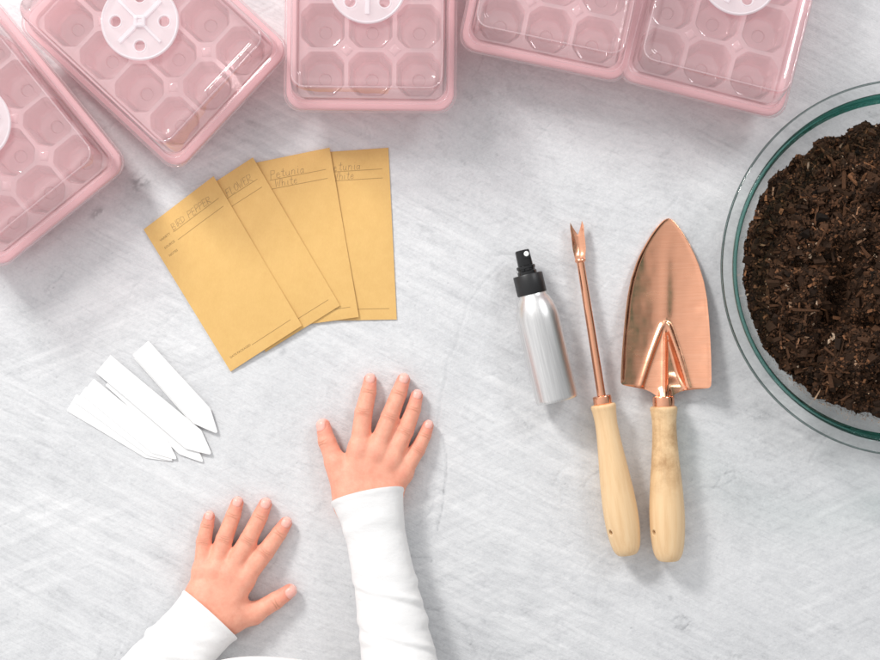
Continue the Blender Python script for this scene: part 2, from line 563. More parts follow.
    loop = np.concatenate([idx[0, :], idx[1:, -1], idx[-1, -2::-1], idx[-2:0:-1, 0]])
    low = V[loop].copy(); low[:, 2] = -th
    b = len(V)
    V2 = np.concatenate([V, low])
    n = len(loop)
    side = [[int(loop[i]), b + i, b + (i + 1) % n, int(loop[(i + 1) % n])] for i in range(n)]
    me = bpy.data.meshes.new('table_top')
    faces = F.tolist() + side + [[b + i for i in reversed(range(n))]]
    me.from_pydata((V2 / 1000).tolist(), [], faces)
    sm = np.ones(len(me.polygons), dtype=bool); sm[len(F):] = False
    me.polygons.foreach_set('use_smooth', sm)
    at = me.attributes.new('tone', 'FLOAT', 'POINT')
    at.data.foreach_set('value', np.concatenate([tone.ravel(), np.full(n, .6)]).astype(np.float32))
    me.materials.append(MAT['plaster'])
    o = bpy.data.objects.new('table_top', me)
    COL.objects.link(o)
    tag(o, 'pale grey plaster table top with worn smudges and hairline cracks', 'table top', kind='structure')


build_table()


# ------------------------------------------------------------------ seed trays
def make_tray():
    root = empty('seed_tray', (0, 0, 0))
    # outer pink base, closed double shell
    prof = [(64, 88, 12, 0.6), (66, 90, 13, 0.2), (68, 92, 14, 2), (72.5, 96.5, 13, 38), (73, 97, 13, 41), (79.2, 103.2, 15, 41.2), (80.2, 104.2, 16, 40.2),
            (80.4, 104.4, 16, 37.5), (81.4, 105.4, 17, 37.3), (81.6, 105.6, 17, 40.5), (80.8, 104.8, 16.5, 43.0), (78, 102, 15, 43.8), (75, 99, 13.5, 43.2),
            (72.0, 96.0, 12.5, 42.2), (71.2, 95.2, 12.5, 38), (67, 91, 12, 3.4), (65, 89, 11, 2.0)]
    rings = [rrect(hx, hy, r, z) for hx, hy, r, z in prof]
    v, f = loft(rings, True, True)
    MB().add(v, f).build('base_tray', MAT['tray'], root, True, 40)
    # cell insert: a sheet with twelve pockets
    mb = MB()
    n = 8
    pitch_x, pitch_y = 46.6, 46.8
    for i in range(3):
        for j in range(4):
            cx = (i - 1) * pitch_x; cy = (j - 1.5) * pitch_y
            rr = []
            for hx, r, z in ((23.3, .5, 39.0), (22.2, 8.6, 39.4), (21.4, 9.2, 39.2), (20.7, 9.4, 37.6), (19.4, 9.6, 31), (17.6, 9.6, 12), (16.6, 9.4, 8.6), (15.2, 8.8, 7.6), (9.5, 9.0, 7.4), (6.6, 6.2, 7.6), (5.6, 5.3, 5.6), (3.2, 3.0, 5.4)):
                hy = hx + (.1 if hx > 23 else 0)
                ch = rrect(hx, hy, r, z, 4 if hx < 10 else 2)
                if hx >= 10:      # soften the eight corners of the pocket
                    q = []
                    for k_ in range(8):
                        p0, p1, p2 = ch[k_ - 1], ch[k_], ch[(k_ + 1) % 8]
                        for w_ in (-.16, .16):
                            o_ = p0 if w_ < 0 else p2
                            q.append(tuple(p1[d_] + (o_[d_] - p1[d_]) * min(.16, 1.6 / max(.01, math.dist(p1, o_))) for d_ in (0, 1, 2)))
                    ch = q
                else:
                    ch = ch
                rr.append([(cx + p[0], cy + p[1], p[2]) for p in ch])
            v, f = loft(rr, False, True)
            mb.add(v, f)
    # raised studs where four pockets meet
    for i in (-.5, .5):
        for j in (-1, 0, 1):
            v, f = lathe([(6.5, 39.1), (5.0, 40.6), (2.6, 41.2), (.4, 41.3)], 4, False, True)
            mb.add([(a_ + i * pitch_x, b_ + j * pitch_y, c_) for a_, b_, c_ in v], f)
    mb.build('cell_insert', MAT['cells'], root, True, 45)
    # lid: flange, dome with stepped top
    prof = [(82.6, 106.6, 17, 40.0), (83.0, 107.0, 17, 40.4), (82.7, 106.7, 17, 45.0), (81.6, 105.6, 16.5, 46.3), (78.4, 102.4, 15, 46.5), (76.6, 100.6, 14, 47.6),
            (75.4, 99.4, 13, 50), (74.9, 98.9, 13, 54), (71.6, 95.6, 13, 92), (70.6, 94.6, 12.5, 96.5), (69.4, 93.4, 12, 98.4), (67.6, 91.6, 11, 99.0), (64.4, 88.4, 10, 99.0),
            (63.6, 87.6, 9.5, 98.4), (62.8, 86.8, 9, 97.4), (61.8, 85.8, 8.6, 97.2)]
    inner = [(hx - 1.1, hy - 1.1, max(r - 1, 2), z - (1.1 if z > 95 else (1.1 if k < 6 else .4))) for k, (hx, hy, r, z) in enumerate(prof)]
    rings = [rrect(*p) for p in prof]
    v, f = loft(rings, False, True)
    lid = MB().add(v, f)
    # doubled thickness of the flange and the dome's top edge, as moulded beads
    def bead(hx, hy, r, z, t):
        rr = [rrect(hx + t * math.cos(a), hy + t * math.sin(a) * 0 + t * math.cos(a), max(r + t * math.cos(a), 1), z + t * math.sin(a)) for a in np.linspace(0, 2 * PI, 9)]
        lid.add(*loft(rr, False, False))
    bead(83.0, 107.0, 17, 40.9, 0.9)
    bead(69.6, 93.6, 12, 98.2, 0.8)
    bead(76.0, 100.0, 13.4, 48.3, 0.7)
    lo = lid.build('lid', MAT['lid'], root, True, 50)
    # vent dial with four holes, a raised rim and a cross grip
    cu = bpy.data.curves.new('dial_outline', 'CURVE'); cu.dimensions = '2D'; cu.fill_mode = 'BOTH'; cu.extrude = 1.0; cu.bevel_depth = 0.35; cu.resolution_u = 12

    def circ(cx, cy, r, k=40):
        s = cu.splines.new('POLY'); s.points.add(k - 1); s.use_cyclic_u = True
        for i in range(k):
            a = 2 * PI * i / k
            s.points[i].co = (cx + r * math.cos(a), cy + r * math.sin(a), 0, 1)
    circ(0, 0, 34.6, 72)
    for k in range(4):
        a = PI / 2 * k
        circ(22.5 * math.cos(a), 22.5 * math.sin(a), 5.2, 28)
    co = bpy.data.objects.new('dial_outline', cu); COL.objects.link(co)
    bpy.context.view_layer.update()
    me0 = co.to_mesh()
    dv = [tuple(x.co) for x in me0.vertices]; df = [tuple(p.vertices) for p in me0.polygons]
    co.to_mesh_clear()
    bpy.data.objects.remove(co); bpy.data.curves.remove(cu)
    d = MB().add([(x, y, z + 100.4) for x, y, z in dv], df)
    rim = [[((34.8 + 1.3 * math.cos(b)) * math.cos(a), (34.8 + 1.3 * math.cos(b)) * math.sin(a), 101.0 + 1.6 * math.sin(b)) for b in np.linspace(0, 2 * PI, 9)[:-1]] for a in np.linspace(0, 2 * PI, 73)]
    d.add(*loft(rim, False, False))
    for k in range(4):                       # hole collars
        a0 = PI / 2 * k
        cx, cy = 22.5 * math.cos(a0), 22.5 * math.sin(a0)
        rr = [[(cx + (5.8 + .6 * math.cos(b)) * math.cos(a), cy + (5.8 + .6 * math.cos(b)) * math.sin(a), 101.7 + .7 * math.sin(b)) for b in np.linspace(0, 2 * PI, 7)[:-1]] for a in np.linspace(0, 2 * PI, 33)]
        d.add(*loft(rr, False, False))
    for k in range(4):                       # cross grip
        a = PI / 4 + PI / 2 * k
        s = len(d.v)
        w = 1.7 if k % 2 else 2.3
        d.add(*loft([[(4, -w, 101.6), (4, w, 101.6), (4, w * .7, 103.6), (4, -w * .7, 103.6)], [(27, -w, 101.6), (27, w, 101.6), (27, w * .7, 103.0), (27, -w * .7, 103.0)]]))
        d.xf(Matrix.Rotation(a, 4, 'Z'), s)
    d.add(*loft([rrect(5.4, 5.4, 2.0, 101.5), rrect(5.2, 5.2, 2, 104.0), rrect(4.2, 4.2, 1.6, 104.6), rrect(2.4, 2.4, 1.2, 104.4), rrect(2.0, 2.0, 1, 103.4)]))
    d.build('vent_dial', MAT['dial'], lo, True, 35)
    return root


def copy_tree(o, parent=None):
    c = o.copy(); COL.objects.link(c)
    if parent: c.parent = parent
    for ch in list(o.children): copy_tree(ch, c)
    return c


tray0 = make_tray()
ZR = 42
trays = [  # rim-centre pixel, turn (deg, anticlockwise), label
    ((154, 36), 227.0, -47, 'pink lidded seed tray showing nearly its whole white vent dial, second from the left'),
    ((-6, 133), 39.0, 20, 'pink lidded seed tray cut off by the left edge of the photo'),
    ((371, 1), -0.6, 45, 'pink lidded seed tray standing square to the photo, above the two right hand seed envelopes'),
    ((564, -42), -12.0, 10, 'pink lidded seed tray with no vent dial in view, second from the right'),
    ((726, -7), -14.2, 31, 'pink lidded seed tray nearest the glass bowl, a half vent dial at the top edge'),
]
for i, ((px, py), a, da, lab) in enumerate(trays):
    o = tray0 if i == 0 else copy_tree(tray0)
    x, y = U(px, py, ZR)
    o.location = (x / 1000, y / 1000, 0)
    o.rotation_euler = (0, 0, math.radians(a))
    for part in o.children:
        for sub in part.children: sub.rotation_euler = (0, 0, math.radians(da))
    tag(o, lab, 'seed tray', 'pink seed trays along the top of the table')


# ------------------------------------------------------------------ lettering
GLY = {  # single-stroke letters in a 0..1 box (x to the right, y up)
    'B': [[(0, 0), (0, 1), (.45, .95), (.5, .72), (.05, .52), (.55, .4), (.5, .05), (0, 0)]],
    'I': [[(.15, 1), (.15, 0)]],
    'R': [[(0, 0), (0, 1), (.5, .92), (.48, .6), (.02, .48), (.58, 0)]],
    'D': [[(0, 0), (0, 1), (.5, .75), (.52, .25), (0, 0)]],
    'P': [[(0, 0), (.05, 1), (.52, .92), (.5, .6), (.03, .48)]],
    'E': [[(.52, .98), (.03, 1), (0, 0), (.5, .03)], [(.02, .52), (.42, .54)]],
    'F': [[(.55, 1), (.03, .98), (0, 0)], [(.02, .55), (.42, .56)]],
    'L': [[(.05, 1), (0, 0), (.48, .03)]],
    'O': [[(.3, 1), (.02, .7), (.05, .2), (.3, 0), (.56, .25), (.55, .75), (.3, 1)]],
    'W': [[(0, 1), (.14, 0), (.32, .65), (.5, 0), (.68, 1)]],
    'e': [[(.05, .3), (.42, .36), (.3, .58), (.08, .45), (.05, .15), (.25, 0), (.48, .12)]],
    't': [[(.22, .95), (.15, .15), (.3, 0), (.42, .08)], [(0, .62), (.4, .64)]],
    'u': [[(.03, .58), (.03, .15), (.2, 0), (.4, .15), (.42, .58), (.42, .1), (.52, 0)]],
    'n': [[(.03, 0), (.05, .58), (.06, .4), (.28, .58), (.42, .4), (.42, 0)]],
    'i': [[(.12, .58), (.12, .08), (.22, 0)], [(.13, .82), (.15, .86)]],
    'a': [[(.42, .52), (.15, .58), (.03, .25), (.15, 0), (.4, .2), (.42, .56), (.42, .1), (.52, 0)]],
    'h': [[(.05, 1), (.03, 0), (.06, .4), (.25, .58), (.42, .38), (.42, 0)]],
}
WID = {'I': .32, 'i': .36, 'W': .85, 't': .52}


def strokes_for(word, x, y, h, seed, slant=.12):
    r = random.Random(seed)
    res = []
    for ch in word:
        if ch == ' ':
            x += h * .55; continue
        hh = h * r.uniform(.9, 1.08); dy = r.uniform(-.05, .05) * h
        for st in GLY[ch]:
            res.append([(x + hh * (px_ * .95 + slant * py_) + r.uniform(-.03, .03) * h, y + dy + hh * py_ + r.uniform(-.03, .03) * h) for px_, py_ in st])
        x += h * (WID.get(ch, .66)) * .97
    return res


def ribbon(mb, pts, w, place):
    """thin flat stroke along pts, laid onto a surface by place(x, y)"""
    dense = []
    for a, b in zip(pts[:-1], pts[1:]):
        k = max(1, int(math.hypot(b[0] - a[0], b[1] - a[1]) / 3))
        dense += [(a[0] + (b[0] - a[0]) * i / k, a[1] + (b[1] - a[1]) * i / k) for i in range(k)]
    dense.append(pts[-1])
    vs = []
    for i, p in enumerate(dense):
        a = dense[max(0, i - 1)]; b = dense[min(len(dense) - 1, i + 1)]
        dx, dy = b[0] - a[0], b[1] - a[1]; l = math.hypot(dx, dy) or 1
        nx, ny = -dy / l * w / 2, dx / l * w / 2
        vs += [place(p[0] + nx, p[1] + ny), place(p[0] - nx, p[1] - ny)]
    fs = [(2 * i, 2 * i + 1, 2 * i + 3, 2 * i + 2) for i in range(len(dense) - 1)]
    mb.add(vs, fs)


def font_mesh(text, size):
    cu = bpy.data.curves.new('t', 'FONT'); cu.body = text; cu.size = size; cu.resolution_u = 2
    o = bpy.data.objects.new('t', cu); COL.objects.link(o)
    bpy.context.view_layer.update()
    me = o.to_mesh()
    v = [(p.co.x, p.co.y) for p in me.vertices]; f = [tuple(p.vertices) for p in me.polygons]
    o.to_mesh_clear(); bpy.data.objects.remove(o); bpy.data.curves.remove(cu)
    return v, f


# ------------------------------------------------------------------ envelopes
EW, EH = 87.0, 170.0


def envelope(TL, TR, BR, BL, zl, zr, words, label, seed, lines_from=18.0):
    """corner pixels; zl, zr heights of the left and right edges (it leans on the one below)"""
    zc = (zl + zr) / 2
    cx, cy = U((TL[0] + TR[0] + BR[0] + BL[0]) / 4, (TL[1] + TR[1] + BR[1] + BL[1]) / 4, zc)
    root = empty('seed_envelope', (cx, cy, 0))
    C = [np.array(U(*p, zc)) - np.array((cx, cy)) for p in (TL, TR, BR, BL)]
    r = random.Random(seed)
    ph = [r.uniform(0, 6) for _ in range(4)]

    def place(u, v, lift=0.0):
        """u 0..EW from the left, v 0..EH from the bottom"""
        s, t_ = u / EW, v / EH
        p = C[3] * (1 - s) * (1 - t_) + C[2] * s * (1 - t_) + C[1] * s * t_ + C[0] * (1 - s) * t_
        bul = 1.3 * (max(0, 16 * s * (1 - s) * t_ * (1 - t_))) ** .6
        wav = .95 * math.sin(3.1 * s + ph[0] + 2 * t_) * math.sin(PI * s) * math.sin(PI * t_) + .55 * math.sin(6 * t_ + ph[1] + 1.5 * s) * math.sin(PI * t_)
        return (p[0], p[1], zl + (zr - zl) * s + .75 + bul * .8 + wav * .85 * min(1, 8 * s * (1 - s)) + lift)

    nu, nv = 18, 34
    top = []; bot = []
    for j in range(nv + 1):
        for i in range(nu + 1):
            u, v = EW * i / nu, EH * j / nv
            p = place(u, v)
            top.append(p)
            edge = i in (0, nu) or j in (0, nv)
            bot.append((p[0], p[1], zl + (zr - zl) * i / nu + (.25 if edge else .05)))
    n = len(top); f = []
    for j in range(nv):
        for i in range(nu):
            a = j * (nu + 1) + i
            f.append((a, a + 1, a + nu + 2, a + nu + 1)); f.append((n + a, n + a + nu + 1, n + a + nu + 2, n + a + 1))
    per = [i for i in range(nu + 1)] + [j * (nu + 1) + nu for j in range(1, nv + 1)] + [nv * (nu + 1) + i for i in range(nu - 1, -1, -1)] + [j * (nu + 1) for j in range(nv - 1, 0, -1)]
    for a, b in zip(per, per[1:] + per[:1]): f.append((b, a, n + a, n + b))
    MB().add(top + bot, f).build('paper_pocket', MAT['kraft'], root, True, 40)
    pl = lambda u, v: place(u, v, .10)
    for txt, u, v, s in (('VARIETY', 8, EH - 20.5, 3.3), ('SOURCE', 8, EH - 29.5, 3.3), ('NOTES', 8, EH - 38.5, 3.3), ('DATE PACKAGED', 7, 11, 3.1)):
        vv, ff = font_mesh(txt, s)
        MB().add([pl(u + a, v + b) for a, b in vv], ff).build('printed_word', MAT['print'], root, False, None)
    for p_, q_ in (((24, EH - 20.5), (80, EH - 20.5)), ((24, EH - 29.5), (80, EH - 29.5)), ((33, 11), (80, 11))):
        ru = MB()
        ribbon(ru, [p_, q_], .55, pl)
        ru.build('ruled_line', MAT['rule'], root, False, None)
    pl2 = lambda u, v: place(u, v, .13)
    for (w, u, v, h) in words:
        for wi, wd in enumerate(w.split(' ')):
            hw = MB()
            for st in strokes_for(wd, u, v, h, seed + len(wd)): ribbon(hw, st, .42, pl2)
            hw.build('handwritten_word', MAT['pencil'], root, False, None)
            u += sum(h * WID.get(ch, .66) * .97 for ch in wd) + h * .55
    tag(root, label, 'envelope', 'seed envelopes fanned out on the table')
    return root


envelope((301, 154), (388.4, 147.8), (396.8, 319.5), (310, 321), 0.0, 0.0, [('Petunia', 26, EH - 19.5, 8.2), ('White', 30, EH - 28.6, 7.6)],
         'tan seed envelope at the right end of the fan, under all the others', 21)
envelope((242, 165.5), (329.7, 147.8), (359.0, 317.0), (275, 329), 0.2, 2.3, [('Petunia', 25, EH - 19.5, 8.6), ('White', 28, EH - 28.6, 8.0)],
         'tan seed envelope second from the right, with Petunia White handwritten on it', 22)
envelope((180, 204.5), (253.2, 157.7), (340.3, 305.5), (265.5, 352), 0.7, 3.9, [('BIRD FLOWER', 25, EH - 19.4, 7.4)],
         'tan seed envelope second from the left in the fan, FLOWER handwritten in capitals', 23)
envelope((143.3, 229.3), (214.1, 176.4), (302.4, 325.5), (230.4, 371.6), 0.9, 5.2, [('BIRD PEPPER', 25, EH - 19.2, 7.2)],
         'tan seed envelope at the left end, topmost, PEPPER handwritten on it', 24)


# ------------------------------------------------------------------ plant labels
def plant_label(top, tip, w, z, label, tilt=0.0, sag=0.0):
    (x0, y0), (x1, y1) = U(*top, z), U(*tip, z)
    ln = math.hypot(x1 - x0, y1 - y0)
    root_rot = math.atan2(y1 - y0, x1 - x0)
    h = w / 2
    out = [(0, -h), (0, h)]
    sh = ln - 22
    # long body, shoulders, blunt point
    prof = [(1, h), (ln * .3, h * 1.0), (ln * .6, h * 1.04), (sh - 2, h * 1.06), (sh, h * 1.03), (sh + 2, h * .95), (ln - 4, h * .27), (ln - 1.6, h * .16), (ln - .4, h * .07)]
    side = [(0, h - .6), (.6, h)] + prof[1:]
    rings = []
    for x, hw in side:
        zz = tilt * (x / ln) + sag * math.sin(PI * x / ln)
        t = .42
        rings.append([(x, -hw, zz), (x, -hw + .25, zz + t), (x, hw - .25, zz + t), (x, hw, zz), (x, hw - .2, zz - t * .4), (x, -hw + .2, zz - t * .4)])
    v, f = loft(rings)
    o = mesh_obj('plant_label', v, [list(q) for q in f], MAT['label'], None, True, None, 30)
    o.location = (x0 / 1000, y0 / 1000, (z + .25) / 1000)
    o.rotation_euler = (0, 0, root_rot)
    tag(o, label, 'plant label', 'white plant labels fanned out beside the left hand')
    return o


plant_label((71.5, 402.5), (170, 460.5), 19.5, 0.0, 'white plastic plant label at the lower left side of the fan, bottom of its stack')
plant_label((80.5, 394.5), (172.5, 460.5), 19.5, 0.75, 'white plastic plant label lying just over the lower leftmost one', .1)
plant_label((87.5, 386.5), (176.5, 459), 20.5, 1.5, 'white plastic plant label on top of the lower left stack, its square end in view', .1)
plant_label((112, 378), (203, 461.8), 20, 0.8, 'white plastic plant label mostly hidden beneath the middle one, only its point showing', .0)
plant_label((103.2, 363.8), (211, 454), 23, 2.5, 'white plastic plant label lying uppermost in the middle of the fan', .1)
plant_label((141.5, 352), (212.5, 431), 20, 1.6, 'white plastic plant label tucked beneath the upper right one, a thin edge showing', .1)
plant_label((140.5, 347.8), (217, 432.8), 21.5, 3.4, 'white plastic plant label at the upper right end of the fan, nearest the envelopes', -.6)


# ------------------------------------------------------------------ spray bottle
def spray_bottle():
    R = 21.0
    x, y = U(557.5, 401.2, R)
    root = empty('spray_bottle', (x, y, 0), math.radians(13.3))
    def part(prof, name, mat, n=64, par=root, sharp=40):
        v, f = lathe(prof, n, axis='y')
        return MB().add([(a, b, c + R) for a, b, c in v], f).build(name, mat, par, True, sharp)
    part([(15, 1.2), (17.5, 0.2), (19.3, 0.4), (20.4, 1.6), (21, 3.6), (21, 74), (21, 82), (20.6, 87.5), (19.7, 92.5), (18.3, 97.5), (16.6, 101.8), (15.0, 104.8), (13.8, 107), (13.3, 110)], 'bottle_body', MAT['alu'], 80)
    part([(12, 108.2), (14.3, 108.4), (14.7, 109), (14.7, 127.2), (14.2, 128), (9, 128.2)], 'collar', MAT['black'], 64)
    noz = MB()
    v, f = lathe([(9.6, 128.0), (9.6, 131.2), (9.0, 131.8), (8.6, 132.2), (8.6, 133.6), (9.4, 134.0), (9.4, 136.4), (8.6, 137), (7.4, 137.2)], 48, axis='y'); noz.add(v, f)
    # flat-topped actuator head with its spray face turned up
    rr = []
    for yy, k in ((137.0, 1.0), (137.4, 1.02), (150.6, .98), (151.8, .95), (152.4, .86)):
        ring = []
        for a in np.linspace(0, 2 * PI, 41)[:-1]:
            cx_, cz_ = math.sin(a), math.cos(a)
            e_ = 3.2
            s_ = (abs(cx_) ** e_ + abs(cz_) ** e_) ** (-1 / e_)
            ring.append((7.3 * k * cx_ * s_, yy, 7.3 * k * cz_ * s_))
        rr.append(ring)
    noz.add(*loft(rr))
    # raised spray block
    noz.add(*loft([[(-1.0, 144, 6.0), (6.2, 144, 6.0), (6.2, 144, 8.6), (-1.0, 144, 8.6)], [(-1.0, 151.5, 6.0), (6.2, 151.5, 6.0), (6.2, 151.5, 8.6), (-1.0, 151.5, 8.6)]]))
    # two finger ribs on the skirt
    for dx in (-4.2, 0.6):
        noz.add(*box(dx, 132.8, 9.0, 2.6, 2.0, 1.8))
    noz.v = [(a, b, c + R) for a, b, c in noz.v]
    nz = noz.build('spray_nozzle', MAT['blackgloss'], root, True, 30)
    ring = MB()
    v, f = lathe([(2.5, 0), (2.5, .7), (2.2, .9), (1.2, .9), (1.0, .5), (.3, .4)], 28); ring.add([(a + 2.9, b + 147.9, c + R + 8.5) for a, b, c in v], f)
    ring.build('spray_orifice', MAT['whitebit'], nz, True, 40)
    tag(root, 'small brushed aluminium spray bottle with black pump top lying beside the weeding fork', 'spray bottle')


spray_bottle()


# ------------------------------------------------------------------ tools
def bored(mb, name, mat, parent, hole_y, hole_z, ang):
    """turned handle with a cord hole bored through it"""
    o = mb.build(name, mat, parent, True, 45)
    v, f = lathe([(2.4, -40), (2.4, 40)], 20)
    c = MB().add(v, f)
    c.xf(Matrix.Translation((0, hole_y, hole_z)) @ Matrix.Rotation(ang, 4, 'Y'))
    co = c.build('drill', MAT['holedark'], parent, False, None)
    md = o.modifiers.new('b', 'BOOLEAN'); md.operation = 'DIFFERENCE'; md.object = co; md.solver = 'EXACT'
    bpy.context.view_layer.update()
    dg = bpy.context.evaluated_depsgraph_get()
    me = bpy.data.meshes.new_from_object(o.evaluated_get(dg))
    o.modifiers.clear()
    o.data = me
    me.name = name
    bpy.data.objects.remove(co)
    return o


def handle_mesh(prof, cz):
    # dense profile by smooth interpolation
    ys = [p[1] for p in prof]; rs = [p[0] for p in prof]
    v, f = lathe(prof, 64, axis='y')
    return MB().add([(a, b, c + cz) for a, b, c in v], f)


def spline_prof(keys, n=60):
    """catmull-rom through (r, y) keys"""
    P = [keys[0]] + keys + [keys[-1]]
    out_ = []
    seg = len(keys) - 1
    for i in range(seg):
        p0, p1, p2, p3 = P[i], P[i + 1], P[i + 2], P[i + 3]
        for k in range(8):
            t = k / 8
            q = [0.5 * (2 * p1[d] + (p2[d] - p0[d]) * t + (2 * p0[d] - 5 * p1[d] + 4 * p2[d] - p3[d]) * t * t + (-p0[d] + 3 * p1[d] - 3 * p2[d] + p3[d]) * t ** 3) for d in (0, 1)]
            out_.append((max(q[0], .3), q[1]))
    out_.append(keys[-1])
    return out_


def tube(path, radii, n=20):
    rings = []
    for i, p in enumerate(path):
        p = Vector([float(q) for q in p])
        a = Vector([float(q) for q in path[max(0, i - 1)]]); b = Vector([float(q) for q in path[min(len(path) - 1, i + 1)]])
        d = (b - a).normalized()
        s = d.cross(Vector((0, 0, 1))).normalized(); u = s.cross(d)
        rr = float(radii[i])
        rings.append([tuple(p + s * (rr * math.cos(2 * PI * k / n)) + u * (rr * math.sin(2 * PI * k / n))) for k in range(n)])
    return loft(rings)


def weeding_fork():
    # the local frame runs from the butt of the handle (y=0) to the fork
    cz = 17.0
    x, y = U(627.5, 555, cz)
    root = empty('weeding_fork', (x, y, 0), math.radians(9.2))
    k = 1 - cz / H
    hl = 152 * k + 1
    keys = [(1.0, 0.2), (7.0, 0.3), (10.2, 1.6), (13.6, 8), (16.0, 22), (16.9, 38), (16.6, 55), (15.0, 78), (13.0, 100), (11.4, 120), (11.0, 133), (11.7, 143), (12.4, 147.5), (12.2, 149.5), (10.8, hl - .3), (5, hl)]
    bored(handle_mesh(spline_prof(keys), cz), 'handle', MAT['wood'], root, 26, cz, math.radians(-58))
    MB().add(*[(lambda v, f: ([(a, b, c + cz) for a, b, c in v], f))(*lathe([(6, hl - .5), (8.9, hl - .4), (9.2, hl + .2), (9.2, hl + 7), (8.9, hl + 7.8), (8.0, hl + 8.2), (4.5, hl + 8.4)], 40, axis='y'))][0]).build('ferrule', MAT['copper2'], root, True, 30)
    y1 = hl + 8
    # shaft
    L0 = 137
    path = [(-.2 + 1.4 * t, y1 - 1 + L0 * t, cz - 3.0 * t - 4.0 * t * t) for t in np.linspace(0, 1, 14)]
    rad = [4.3 - .5 * t for t in np.linspace(0, 1, 14)]
    v, f = tube(path, rad, 24)
    MB().add(v, f).build('shaft', MAT['copper2'], root, True, 50)
    # forked head: a channel with a V notch
    hx, hy, hz = 1.3, y1 + L0 - 3, path[-1][2]
    mb = MB()
    v, f = tube([(hx, hy - .5, hz), (hx, hy + .8, hz), (hx, hy + 2.6, hz), (hx, hy + 3.8, hz)], [4.2, 5.4, 5.4, 4.4], 24)
    mb.add(v, f)
    nv, nu = 22, 14
    top = []; bot = []
    for j in range(nv + 1):
        t = j / nv
        for i in range(nu + 1):
            s = -1 + 2 * i / nu
            w = 5.0 + 1.6 * sstep(0, .4, t) + .2 * sstep(.7, 1, t)
            # V notch: the length of each strip depends on |s|
            notch = 39 - 13.5 * (1 - min(1, abs(s) / .86)) ** .85 - 5.0 * max(0, (abs(s) - .86) / .14)
            yy = hy + 1.5 + notch * t
            zz = hz + .5 + (2.6 * s * s - 1.2) * sstep(0, .3, t) - 3.2 * t + .22 * math.sin(9 * t + 3 * s)
            xx = hx + s * w + 2.2 * t
            top.append((xx, yy, zz + .8)); bot.append((xx, yy, zz - .8))
    n_ = len(top); f = []
    for j in range(nv):
        for i in range(nu):
            a = j * (nu + 1) + i
            f.append((a, a + 1, a + nu + 2, a + nu + 1)); f.append((n_ + a, n_ + a + nu + 1, n_ + a + nu + 2, n_ + a + 1))
    per = [i for i in range(nu + 1)] + [j * (nu + 1) + nu for j in range(1, nv + 1)] + [nv * (nu + 1) + i for i in range(nu - 1, -1, -1)] + [j * (nu + 1) for j in range(nv - 1, 0, -1)]
    for a, b in zip(per, per[1:] + per[:1]): f.append((b, a, n_ + a, n_ + b))
    mb.add(top + bot, f)
    mb.build('fork_head', MAT['copper'], root, True, 40)
    tag(root, 'slim copper weeding fork with forked tip and pale wooden handle, between bottle and trowel', 'weeder')


weeding_fork()


